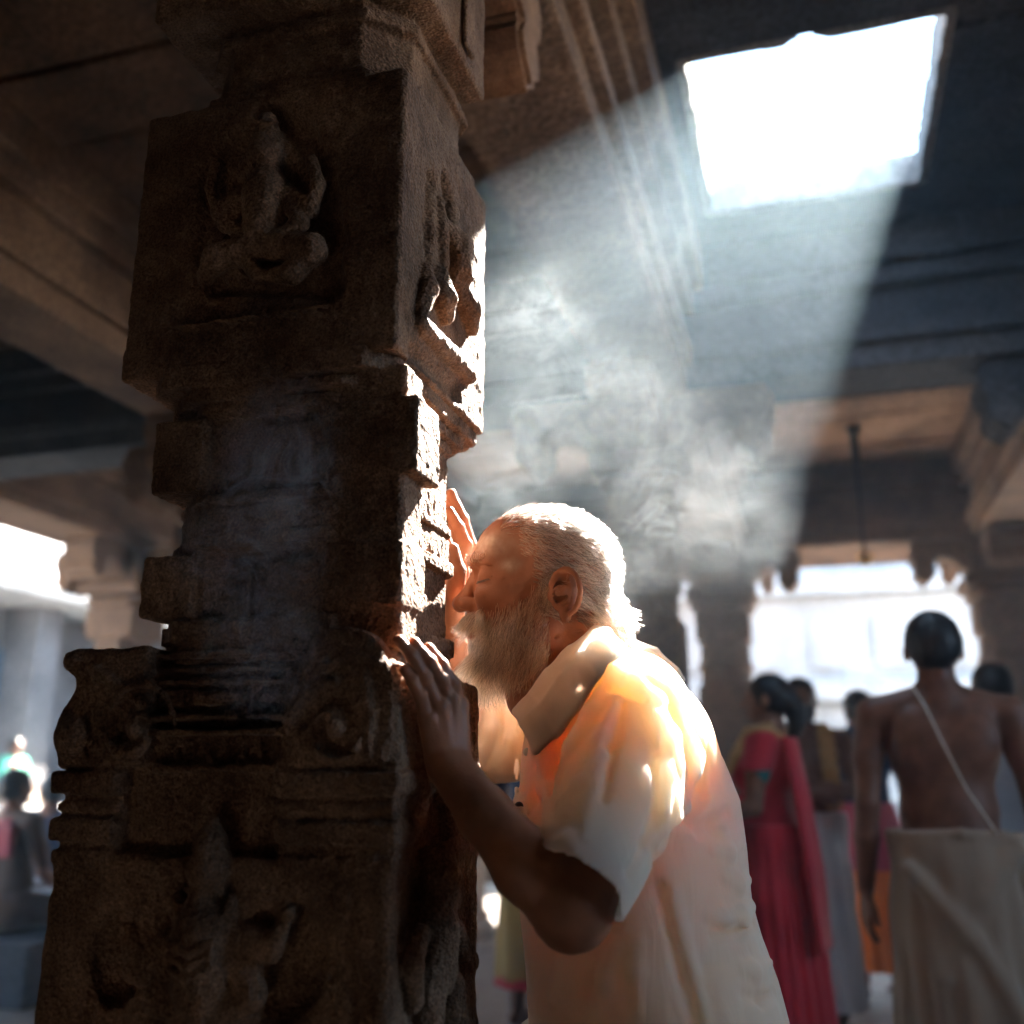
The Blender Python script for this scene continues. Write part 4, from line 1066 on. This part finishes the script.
# ---------------------------------------------------------------- other people in the hall
M_DSKIN = skin('dark_brown_skin', (.17, .075, .045), sss=.05)
M_MSKIN = skin('mid_brown_skin', (.24, .115, .07), sss=.05)
M_BLACKHAIR = plain('black_hair', (.012, .011, .012), .5)
def hand_local(f, w, d, side, palm_n, r=1.0):
    """small hand: wrist w, direction d of the fingers, palm normal, thumb towards side"""
    d = np.array(d, float); d /= np.linalg.norm(d); n = np.array(palm_n, float); n -= d * (n @ d); n /= np.linalg.norm(n)
    a = np.cross(d, n) * side
    pc_ = w + d * .05
    for i in range(4):
        o = a * (.030 - .020 * i) * r
        f.cone(w + d * .01 + o * .6, w + d * .085 * r + o, .013, .011, .006)
        L = (.062, .072, .068, .052)[i] * r
        f.chain([w + d * .085 * r + o, w + d * (.085 * r + L * .55) + o * 1.1 + n * .006, w + d * (.085 * r + L * .9) + o * 1.15 + n * .022], [.0095, .0085, .0070], .003)
    f.chain([w + d * .02 + a * .018, w + d * .055 + a * .046 + n * .008, w + d * .092 + a * .052 + n * .018], [.014, .011, .008], .005)
def body_mesh(arms, head_turn=0.0, seated=False, female=False, h=.0075, fat=1.0, feet=True):
    """local frame: +Y is forward, feet on z = 0"""
    dz = -.74 if seated else 0.0
    f = Field((-.48, -.36, -.01), (.48, .62, 1.72 + dz), h)
    ct, st = math.cos(head_turn), math.sin(head_turn)
    def R_(x, y, z): return (x * ct - y * st, x * st + y * ct - .01, z + dz)
    M_ = np.array([[ct, st, 0], [-st, ct, 0], [0, 0, 1.0]])
    f.ell(R_(0, -.008, 1.565), (.074, .090, .083), .01, 'add', M_)
    f.ell(R_(0, .040, 1.515), (.054, .050, .070), .03, 'add', M_)
    f.ell(R_(0, .062, 1.462), (.022, .022, .018), .02, 'add', M_)
    f.chain([R_(0, .088, 1.555), R_(0, .108, 1.520)], [.009, .014], .008)
    f.chain([R_(-.03, .085, 1.565), R_(.03, .085, 1.565)], .010, .012)
    for s in (-1, 1):
        f.ell(R_(s * .079, -.006, 1.530), (.011, .018, .030), .005, 'add', M_)
        f.ell(R_(s * .030, .094, 1.545), (.014, .012, .009), .008, 'sub', M_)
        f.ell(R_(s * .030, .080, 1.545), (.013, .012, .011), .004, 'add', M_)
    f.chain([R_(-.016, .096, 1.486), R_(.016, .096, 1.486)], .007, .005)
    f.cone((0, -.018, 1.52 + dz), (0, -.022, 1.37 + dz), .052, .058, .02)
    sw = .155 if female else .178
    f.chain([(-sw, -.01, 1.345 + dz), (0, -.02, 1.385 + dz), (sw, -.01, 1.345 + dz)], [.052, .058, .052], .03)
    f.ell((0, .0, 1.235 + dz), (.150 * fat, .105 * fat, .150), .04)
    f.ell((0, .01, 1.06 + dz), (.132 * fat, .100 * fat, .14), .05)
    f.ell((0, 0, .92 + dz), (.160, .115, .11), .05)
    if female:
        for s in (-1, 1): f.ell((s * .07, .085, 1.23 + dz), (.055, .05, .055), .03)
    for s in (-1, 1):
        f.ell((s * .085, -.075, 1.27 + dz), (.065, .035, .085), .03)
        f.ell((s * .085, .07, 1.27 + dz), (.075, .035, .055), .03)
    f.chain([(0, -.118 * fat, 1.33 + dz), (0, -.112 * fat, 1.0 + dz)], .008, .02, 'sub')
    for s, (el, wr, fd, pn) in zip((-1, 1), arms):
        el = np.array(el) + (0, 0, dz); wr = np.array(wr) + (0, 0, dz)
        f.chain([(s * (sw + .02), -.01, 1.345 + dz), (s * (sw + .03) * .5 + el[0] * .5, el[1] * .5, (1.345 + dz + el[2]) / 2), el], [.050, .044, .036], .02)
        f.chain([el, el * .6 + wr * .4, wr], [.036, .037, .024], .012)
        hand_local(f, wr, fd, -s, pn)
    if seated:
        for s in (-1, 1):
            kn = np.array((s * .30, .24, .13)); an = np.array((-s * .06, .30, .07))
            f.chain([(s * .09, .02, .13), kn], [.09, .062], .03); f.chain([kn, an], [.058, .038], .02)
            f.chain([an, an + (-s * .10, -.04, -.02)], [.034, .024], .02)
    else:
        for s in (-1, 1):
            f.chain([(s * .085, 0, .90), (s * .092, .015, .48), (s * .095, -.02, .085)], [.090, .056, .036], .02)
            f.ell((s * .095, -.045, .34), (.045, .045, .1), .02)
            f.chain([(s * .095, -.045, .030), (s * .10, .06, .030), (s * .108, .13, .018)], [.030, .032, .018], .012)
            for q in range(5): f.chain([(s * (.108 + (q - 2) * .014), .125, .014), (s * (.110 + (q - 2) * .017), .165 - abs(q - 1) * .007, .012)], [.011, .009], .004)
    return f
def hair_mesh(f0, kind, head_turn=0.0, seated=False):
    dz = -.74 if seated else 0.0
    f = Field((-.13, -.19, 1.25 + dz), (.13, .16, 1.70 + dz), .005)
    ct, st = math.cos(head_turn), math.sin(head_turn); M_ = np.array([[ct, st, 0], [-st, ct, 0], [0, 0, 1.0]])
    def R_(x, y, z): return (x * ct - y * st, x * st + y * ct - .01, z + dz)
    f.ell(R_(0, -.012, 1.573), (.081, .096, .086), .01, 'add', M_)
    f.ell(R_(0, -.030, 1.545), (.080, .084, .078), .02, 'add', M_)
    n = np.array((st * -1, ct, 0))
    f.ell(R_(0, .085, 1.515), (.075, .065, .085), .012, 'sub', M_)
    for s in (-1, 1): f.ell(R_(s * .088, .0, 1.522), (.022, .030, .045), .004, 'sub', M_)
    if kind == 'bun':
        f.chain([R_(0, -.08, 1.55), R_(0, -.115, 1.50), R_(0, -.12, 1.44), R_(0, -.10, 1.37)], [.05, .045, .036, .024], .02)
    f.noise(.0025, (70, 70, 30), 8)
    return f
def loft_cloth(z0, z1, a0, a1, b0, b1, pleats=16, amp=.008, dz=0, cy=(0, 0), h=.0075, flare=1.0, seed=0, slant=0.0):
    """wrapped cloth: half widths a (x) and b (y) from the hem z0 up to z1"""
    f = Field((-.36, -.36, z0 - .03), (.36, .40, z1 + .05), h)
    def fn(X, Y, Z):
        t = np.clip((Z - z0) / (z1 - z0), 0, 1); a = a0 + (a1 - a0) * t; b = b0 + (b1 - b0) * t; y = Y - (cy[0] + (cy[1] - cy[0]) * t)
        an = np.arctan2(y, X)
        w = amp * (1.1 - t) * np.sin(an * pleats + 4 * t + np.sin(an * 3 + seed) * 1.7)
        w = w + .006 * np.sin(an * 2 + Z * 22 + seed) * t
        return (np.sqrt((X / a) ** 2 + (y / b) ** 2) - 1) * np.minimum(a, b) + w
    f.fn(lambda X, Y, Z: np.maximum(fn(X, Y, Z), np.maximum(Z - z1 - slant * X, z0 - Z)))
    f.fn(lambda X, Y, Z: np.maximum(fn(X, Y, Z) + .016, Z - (z0 + .25)), k=.002, op='sub')
    return f
def add_part(name, f, mat, root, label=None, parent=None):
    o = link_mesh(name, f.mesh(name), mat, parent or root)
    if label: o['label'] = label
    return o
def person(label, px, Y, rz, arms, size=1.0, skin_m=M_DSKIN, hair='short', seated=False, female=False, turn=0.0, fat=1.0, z=0.0, group=None, sh=None):
    p = P(px, 779, Y); r = empty('person', (p[0], Y, z), rz); tag(r, label, 'person', group); r.scale = (size,) * 3
    b = add_part('body', body_mesh(arms, turn, seated, female, fat=fat), skin_m, r)
    add_part('hair', hair_mesh(None, hair, turn, seated), M_BLACKHAIR, r)
    return r
HANG = [((-.235, -.03, 1.08), (-.255, .02, .83), (-.05, .10, -1), (1, .2, 0)), ((.235, -.03, 1.08), (.255, .02, .83), (.05, .10, -1), (-1, .2, 0))]
FOLD = [((-.22, .05, 1.10), (.0, .19, 1.13), (1, .05, .05), (0, -1, .2)), ((.22, .05, 1.10), (-.0, .215, 1.09), (-1, .05, .02), (0, -1, .2))]
FRONT = [((-.22, .03, 1.09), (-.12, .22, 1.05), (.8, .5, 0), (0, -.5, 1)), ((.22, .03, 1.09), (.12, .22, 1.05), (-.8, .5, 0), (0, -.5, 1))]
R90 = math.pi / 2
M_OFFW = cloth('unbleached_dhoti', (.25, .19, .14), (.34, .265, .20), 3, 500, .2)
M_OFFW2 = cloth('grey_white_dhoti', (.42, .42, .44), (.56, .55, .56), 3, 500, .2)
M_RED = cloth('crimson_sari_silk', (.42, .015, .03), (.58, .03, .05), 4, 500, .1, rough=.6)
M_GOLD = cloth('gold_sari_border', (.36, .19, .06), (.50, .28, .10), 30, 300, .2, rough=.5)
M_TEAL = cloth('teal_blouse', (.02, .16, .17), (.04, .22, .23))
M_ORANGE = cloth('orange_dhoti', (.75, .16, .03), (.90, .24, .05), 4)
M_PINK = cloth('maroon_pink_cloth', (.40, .06, .10), (.55, .10, .13), 4)
M_NAVY = cloth('navy_cloth', (.02, .035, .08), (.035, .055, .11), 4)
M_MUST = cloth('mustard_dhoti', (.36, .24, .08), (.48, .33, .12), 5)
M_GREY = cloth('pale_grey_shirt_cloth', (.36, .38, .42), (.48, .50, .54), 4)

# tall bare-backed man, seen from behind
t = person('bare-backed man seen from behind, thin thread across his back, beige cloth round his waist', 946, 3.4, .06, HANG, 1.0, M_DSKIN, 'short', fat=1.08)
f = loft_cloth(.10, 1.00, .215, .186, .190, .145, 14, .010, seed=1)
f.chain([(-.17, -.08, .99), (0, -.14, 1.0), (.17, -.08, .985)], .014, .01); f.chain([(-.17, .08, .99), (0, .14, 1.0), (.17, .08, .985)], .014, .01)
f.chain([(.17, -.05, .98), (.18, -.09, .80), (.19, -.10, .5)], [.02, .014, .01], .02)
f.chain([(-.15, -.125, .90), (0, -.155, .72), (.12, -.145, .50)], .022, .03); f.chain([(.16, -.10, .95), (.04, -.135, .82), (-.08, -.140, .62)], .020, .03)
add_part('waist_cloth', f, M_OFFW, t)
th = Field((-.24, -.22, .92), (.24, .22, 1.50), .004)
th.chain([(-.075, -.055, 1.42), (-.055, -.108, 1.36), (-.02, -.135, 1.25), (.03, -.137, 1.12), (.10, -.125, 1.00)], .0042, .002)
th.chain([(-.075, -.055, 1.42), (-.07, .06, 1.40), (-.02, .125, 1.25), (.08, .13, 1.05)], .0035, .002)
add_part('sacred_thread', th, cloth('white_thread', (.6, .55, .48), (.7, .65, .58)), t)

# woman in the red sari
t = person('woman in a crimson sari with a gold border, facing left, her hands together', 770, 4.45, R90 - .15, FRONT, .955, M_MSKIN, 'bun', female=True)
add_part('sari_skirt', loft_cloth(.02, 1.02, .225, .188, .215, .150, 20, .012, seed=2), M_RED, t)
f = Field((-.30, -.26, .98), (.30, .26, 1.44), .006)
f.chain([(-.165, -.01, 1.345), (0, -.02, 1.372), (.165, -.01, 1.345)], [.060, .060, .060], .02); f.ell((0, .01, 1.24), (.160, .115, .125), .04)
for s in (-1, 1): f.ell((s * .07, .09, 1.23), (.060, .055, .060), .03); f.chain([(s * .178, -.01, 1.34), (s * .20, .01, 1.22)], [.058, .050], .01)
f.cone((0, .02, 1.50), (0, .03, 1.36), .07, .06, .01, 'sub')
add_part('blouse', f, M_TEAL, t)
bf = body_mesh(FRONT, 0, False, True)
def wrap_shell(off, lo_w, hi_w):
    g_ = Field(bf.lo, bf.hi, bf.h); g_.d = bf.d - off
    def w(X, Y, Z): return X * .75 + (Z - 1.20) + .12 * Y
    g_.clip(lambda X, Y, Z: np.maximum(w(X, Y, Z) - hi_w, lo_w - w(X, Y, Z)))
    g_.clip(lambda X, Y, Z: np.maximum(np.maximum(.90 - Z, Z - 1.43), X - .19) + 0 * Y)
    g_.clip(lambda X, Y, Z: np.where((np.abs(X) > .185) & (Z < 1.24) | (Y > .17), .01, -1.0))
    return g_
g_ = wrap_shell(.020, -9, .07)
for q in range(8):
    g_.chain([(-.19 + .02 * q, -.11 - .012 * (q % 2), 1.36), (-.20 + .025 * q, -.150 - .012 * (q % 2), 1.1), (-.20 + .028 * q, -.175 - .012 * (q % 2), .85), (-.20 + .03 * q, -.195, .55)], .017, .01)
g_.noise(.004, (20, 20, 8), 4)
pal = add_part('sari_drape', g_, M_RED, t)
g_ = wrap_shell(.026, .03, .10)
g_.chain([(-.13, -.04, 1.425), (-.16, .05, 1.40), (-.205, .10, 1.30), (-.20, .165, 1.18), (-.10, .215, 1.08)], [.018, .026, .030, .028, .022], .004, flat=(np.array((-.7, .5, .5)), 1.6))
add_part('sari_border', g_, M_GOLD, t, 'gold border', parent=pal)

# bearded man with the shoulder cloth
t = person('bearded bare-chested man in a long greyish-white dhoti, right of the woman in red', 806, 5.35, math.pi + .25, FOLD, .995, M_DSKIN, 'short', turn=-.1)
add_part('dhoti', loft_cloth(.12, 1.0, .20, .175, .175, .130, 15, .012, seed=3), M_OFFW2, t)
f = Field((-.10, .0, 1.38), (.10, .16, 1.60), .005)
f.ell((0, .045, 1.475), (.062, .060, .052), .01); f.ell((0, .09, 1.455), (.035, .03, .035), .02); f.ell((0, .04, 1.56), (.08, .12, .055), .006, 'sub'); f.noise(.004, 60, 3)
add_part('beard', f, M_BLACKHAIR, t)
f = Field((-.30, -.22, .95), (.30, .26, 1.46), .006)
for s in (-1, 1):
    for q in range(4): f.chain([(s * (.06 + .02 * q), .150, 1.02), (s * (.055 + .02 * q), .145, 1.20), (s * (.06 + .02 * q), .07, 1.38), (s * (.06 + .02 * q), -.02, 1.42), (s * (.06 + .02 * q), -.10, 1.36), (s * (.06 + .02 * q), -.13, 1.15)], .010, .008)
add_part('shoulder_cloth', f, M_GOLD, t)
# navy-shirted man beside him
t = person('man in a navy shirt and orange dhoti, farther off before the bright doorway', 863, 6.35, .2, HANG, 1.0, M_DSKIN, 'short', turn=.3)
add_part('dhoti', loft_cloth(.14, .96, .19, .175, .17, .130, 13, .012, seed=4), M_ORANGE, t)
add_part('waist_cloth', loft_cloth(.66, 1.02, .200, .172, .180, .140, 9, .008, seed=5), M_PINK, t)
f = body_mesh(HANG, .3); g_ = Field(f.lo, f.hi, f.h); g_.d = f.d - .012
g_.clip(lambda X, Y, Z: np.maximum(np.maximum(.96 - Z, Z - 1.42 - .6 * np.abs(X)), np.abs(X) - .5) + 0 * Y); g_.clip(lambda X, Y, Z: (1.12 - Z) * (np.abs(X) > .19) - 1e-3 + 0 * Y)
add_part('shirt', g_, M_NAVY, t)
# man at the right edge
t = person('short-haired man in a pale grey shirt half hidden at the right edge', 1002, 4.75, .1, HANG, .985, M_DSKIN, 'short')
g_ = Field(f.lo, f.hi, f.h); g_.d = body_mesh(HANG).d - .014
g_.clip(lambda X, Y, Z: np.maximum(.90 - Z, Z - 1.42 - .4 * np.abs(X)) + 0 * Y); g_.clip(lambda X, Y, Z: (1.10 - Z) * (np.abs(X) > .19) - 1e-3 + 0 * Y)
add_part('shirt', g_, M_GREY, t); add_part('dhoti', loft_cloth(.10, .96, .20, .17, .18, .135, 14, .01, seed=6), M_OFFW2, t)
# man behind the pillar
t = person('man in a dark blue shirt and mustard wrap, between the pillar and the old man', 533, 5.15, -.5, HANG, .99, M_DSKIN, 'short')
g_ = Field(f.lo, f.hi, f.h); g_.d = body_mesh(HANG).d - .014
g_.clip(lambda X, Y, Z: np.maximum(.98 - Z, Z - 1.42 - .4 * np.abs(X)) + 0 * Y); g_.clip(lambda X, Y, Z: (1.05 - Z) * (np.abs(X) > .19) - 1e-3 + 0 * Y)
add_part('shirt', g_, M_NAVY, t)
w = add_part('wrap', loft_cloth(.22, 1.02, .20, .172, .185, .140, 10, .008, seed=7), M_MUST, t)
add_part('wrap_border', loft_cloth(.185, .235, .203, .202, .188, .187, 10, .008, seed=7), M_RED, t, 'red hem', parent=w)

# people sitting at the left
pz = P(25, 779, 5.15)
plat = link_mesh('stone_step', boxes_mesh('stone_step', [(-.95, -.45, 0, .55, 1.15, .32)], .02), M_SHADE, None, False); plat.location = (pz[0], 5.15, 0.0)
tag(plat, 'low stone step under the people sitting at the left edge', 'step')
SIT = [((-.24, .05, 1.08), (-.16, .24, .98), (.6, .8, -.2), (0, -.2, 1)), ((.24, .05, 1.08), (.16, .24, .98), (-.6, .8, -.2), (0, -.2, 1))]
def sit_cloth(t, m1, m2, seed):
    f = Field((-.42, -.24, -.01), (.42, .46, .34), .008)
    for s in (-1, 1): f.chain([(s * .09, .02, .13), (s * .29, .24, .12), (-s * .02, .30, .09)], [.105, .075, .06], .04)
    f.ell((0, 0, .14), (.19, .14, .15), .04); f.noise(.008, 14, seed)
    f.clip(lambda X, Y, Z: .004 - Z + 0 * X + 0 * Y)
    add_part('lap_cloth', f, m2, t)
    f = Field((-.30, -.22, .12), (.30, .24, .72), .007)
    f.chain([(-.175, -.01, .605), (0, -.02, .635), (.175, -.01, .605)], .064, .02); f.ell((0, 0, .47), (.175, .125, .17), .04); f.ell((0, .01, .28), (.165, .125, .16), .05)
    for s in (-1, 1): f.chain([(s * .19, -.01, .60), (s * .235, .04, .40)], [.062, .052], .02)
    f.cone((0, .0, .80), (0, .0, .62), .06, .06, .01, 'sub'); f.noise(.005, (16, 16, 9), seed)
    add_part('wrap', f, m1, t)
t = person('black-haired person sitting back turned at the left edge, maroon cloth over dark wrap', 19, 5.0, -.2, SIT, .97, M_DSKIN, 'short', seated=True, z=.32)
M_UMBER = cloth('dark_umber_wrap', (.07, .045, .035), (.11, .07, .055))
sit_cloth(t, M_UMBER, M_UMBER, 3)
f = Field((-.30, -.24, .30), (.30, .26, .76), .007)
for q in range(6): f.chain([(-.20 + .02 * q, .10, .42 + .04 * q), (-.16 + .03 * q, -.03, .64 + .006 * q), (-.04 + .04 * q, -.13, .56), (.10 + .02 * q, -.15, .44 - .0 * q)], .018, .014)
add_part('shawl', f, cloth('maroon_shawl', (.20, .03, .045), (.28, .05, .06)), t)
t = person('person in a dark wrap sitting behind, head leaning right toward the carved pillar', 54, 5.85, .5, SIT, .93, M_DSKIN, 'short', seated=True, z=.32)
sit_cloth(t, M_NAVY, M_GREY, 5)
pg = PX(14, 790, -9.9)
t = person('small far figure in green sitting on the bright plinth of the court gallery', 14, pg[1], -R90, SIT, .95, M_MSKIN, 'short', seated=True, z=.8)
t.location = (-9.95, pg[1], .8)
sit_cloth(t, cloth('green_cloth', (.05, .30, .22), (.08, .38, .28)), M_OFFW, 6)

# hanging lamp
hp = PZ(853, 428, 3.34)
t = empty('hanging_lamp', (hp[0], hp[1], Hc)); tag(t, 'thin black lamp rod hanging from the brown ceiling in front of the doorway', 'lamp')
M_IRON = plain('black_iron', (.02, .02, .022), .5, .6)
link_mesh('ceiling_rose', rings_mesh('ceiling_rose', [(-.05, octo(.018, .008)), (-.04, octo(.035, .015)), (.0, octo(.05, .02))]), M_IRON, t, False)
link_mesh('coupling', rings_mesh('coupling', [(-.26, octo(.010, .004)), (-.25, octo(.024, .010)), (-.06, octo(.026, .011)), (-.045, octo(.012, .005))]), M_IRON, t, False)
link_mesh('rod', rings_mesh('rod', [(-.84, octo(.008, .003)), (-.2, octo(.008, .003))]), M_IRON, t, False)
link_mesh('lamp_cup', rings_mesh('lamp_cup', [(-.92, octo(.012, .005)), (-.90, octo(.03, .012)), (-.87, octo(.045, .018)), (-.85, octo(.05, .02)), (-.845, octo(.02, .008)), (-.82, octo(.010, .004))]), plain('brass', (.5, .3, .12), .4, .8), t, False)

# ---------------------------------------------------------------- haze and incense smoke
m, nt, out = new_mat('hall_haze')
vs = N(nt, 'ShaderNodeVolumeScatter'); vs.inputs['Color'].default_value = (0.6, 0.83, 1.0, 1)
vs.inputs['Density'].default_value = 0.0155; vs.inputs['Anisotropy'].default_value = 0.35
nt.links.new(vs.outputs[0], out.inputs['Volume'])
hz = link_mesh('haze', boxes_mesh('haze', [(-4.7, 1.30, .02, 3.3, 7.5, 3.53)], 0), m, None, False)
tag(hz, 'thin bluish incense haze filling the pillared hall', 'haze', kind='stuff')

def smoke(name, label, blobs, dens, scale, lo_, hi_, aniso, seed):
    m, nt, out = new_mat(name + '_volume')
    L = nt.links
    tc = N(nt, 'ShaderNodeTexCoord')
    w = N(nt, 'ShaderNodeTexNoise'); w.inputs['Scale'].default_value = scale * .55; w.inputs['Detail'].default_value = 2
    mp = N(nt, 'ShaderNodeVectorMath', operation='ADD'); mp.inputs[1].default_value = (seed, seed * 2.1, 0); L.new(tc.outputs['Object'], mp.inputs[0])
    L.new(mp.outputs[0], w.inputs['Vector'])
    sc_ = N(nt, 'ShaderNodeVectorMath', operation='MULTIPLY_ADD'); L.new(w.outputs['Color'], sc_.inputs[0]); sc_.inputs[1].default_value = (.20, .20, .26); L.new(mp.outputs[0], sc_.inputs[2])
    n = N(nt, 'ShaderNodeTexNoise'); n.inputs['Scale'].default_value = scale * .62; n.inputs['Detail'].default_value = 6; n.inputs['Roughness'].default_value = .62; n.inputs['Distortion'].default_value = 1.1
    L.new(sc_.outputs[0], n.inputs['Vector'])
    mr = N(nt, 'ShaderNodeMapRange', interpolation_type='SMOOTHSTEP'); mr.inputs['From Min'].default_value = lo_; mr.inputs['From Max'].default_value = hi_
    # the noise threshold falls with distance from the blob centres
    env = None
    for c, r, a in blobs:
        v = N(nt, 'ShaderNodeVectorMath', operation='SUBTRACT'); L.new(tc.outputs['Object'], v.inputs[0]); v.inputs[1].default_value = tuple(c)
        d = N(nt, 'ShaderNodeVectorMath', operation='DIVIDE'); L.new(v.outputs[0], d.inputs[0]); d.inputs[1].default_value = tuple(r)
        l = N(nt, 'ShaderNodeVectorMath', operation='LENGTH'); L.new(d.outputs[0], l.inputs[0])
        s_ = N(nt, 'ShaderNodeMapRange', interpolation_type='SMOOTHSTEP'); L.new(l.outputs['Value'], s_.inputs['Value']); s_.inputs['From Min'].default_value = 1.0; s_.inputs['From Max'].default_value = 0.45; s_.inputs['To Max'].default_value = a
        if env is None: env = s_.outputs[0]
        else:
            mx = N(nt, 'ShaderNodeMath', operation='MAXIMUM'); L.new(env, mx.inputs[0]); L.new(s_.outputs[0], mx.inputs[1]); env = mx.outputs[0]
    rg = N(nt, 'ShaderNodeTexNoise'); rg.inputs['Scale'].default_value = scale * 2.1; rg.inputs['Detail'].default_value = 4; rg.inputs['Distortion'].default_value = 1.6; L.new(sc_.outputs[0], rg.inputs['Vector'])
    r1 = N(nt, 'ShaderNodeMath', operation='SUBTRACT'); L.new(rg.outputs[0], r1.inputs[0]); r1.inputs[1].default_value = .5
    r2 = N(nt, 'ShaderNodeMath', operation='ABSOLUTE'); L.new(r1.outputs[0], r2.inputs[0])
    r3 = N(nt, 'ShaderNodeMapRange'); L.new(r2.outputs[0], r3.inputs['Value']); r3.inputs['From Min'].default_value = 0; r3.inputs['From Max'].default_value = .085; r3.inputs['To Min'].default_value = 2.3; r3.inputs['To Max'].default_value = .16
    ad = N(nt, 'ShaderNodeMath', operation='MULTIPLY_ADD'); L.new(env, ad.inputs[0]); ad.inputs[1].default_value = .18; L.new(n.outputs[0], ad.inputs[2])
    L.new(ad.outputs[0], mr.inputs['Value'])
    mu = N(nt, 'ShaderNodeMath', operation='MULTIPLY'); L.new(mr.outputs[0], mu.inputs[0]); L.new(env, mu.inputs[1])
    e2 = N(nt, 'ShaderNodeMath', operation='MULTIPLY'); L.new(mu.outputs[0], e2.inputs[0]); L.new(env, e2.inputs[1]); mu = e2
    m1 = N(nt, 'ShaderNodeMath', operation='MULTIPLY'); L.new(mu.outputs[0], m1.inputs[0]); L.new(r3.outputs[0], m1.inputs[1])
    m2 = N(nt, 'ShaderNodeMath', operation='MULTIPLY'); L.new(m1.outputs[0], m2.inputs[0]); m2.inputs[1].default_value = dens
    vs = N(nt, 'ShaderNodeVolumeScatter'); vs.inputs['Color'].default_value = (.82, .93, 1, 1); vs.inputs['Anisotropy'].default_value = aniso
    L.new(m2.outputs[0], vs.inputs['Density']); L.new(vs.outputs[0], out.inputs['Volume'])
    lo = np.min([np.array(c) - np.array(r) for c, r, a in blobs], 0); hi = np.max([np.array(c) + np.array(r) for c, r, a in blobs], 0)
    o = link_mesh(name, boxes_mesh(name, [(*lo, *hi)], 0), m, None, False)
    return tag(o, label, 'smoke', kind='stuff')
SB = []
for px, py, Y, rx, rz, ry, a in ((600, 410, 1.50, .24, .21, .060, 1.0), (530, 330, 1.49, .17, .20, .055, 1.0), (690, 490, 1.51, .22, .18, .060, 1.0), (745, 530, 1.52, .16, .13, .050, .9), (510, 460, 1.48, .15, .20, .050, 1.0), (620, 580, 1.50, .22, .17, .050, .85), (700, 600, 1.50, .17, .15, .050, .7), (600, 270, 1.53, .26, .22, .060, .55)):
    c = P(px, py, Y); SB.append((c, (rx, ry, rz), a))
smoke('incense_smoke', 'bright curling incense smoke lit by the sun shaft behind the old man', SB, .62, 11.0, .20, .90, .2, 1.3)
FB = []
for px, py, Y, rx, rz, ry, a in ((275, 480, .905, .115, .17, .05, .9), (250, 560, .905, .14, .13, .05, .8), (265, 650, .90, .115, .10, .05, .8)):
    FB.append((P(px, py, Y), (rx, ry, rz), a))
smoke('smoke_wisp', 'faint grey smoke wisp drifting across the front of the carved pillar', FB, 6.0, 12, .40, .88, .0, 4.2)
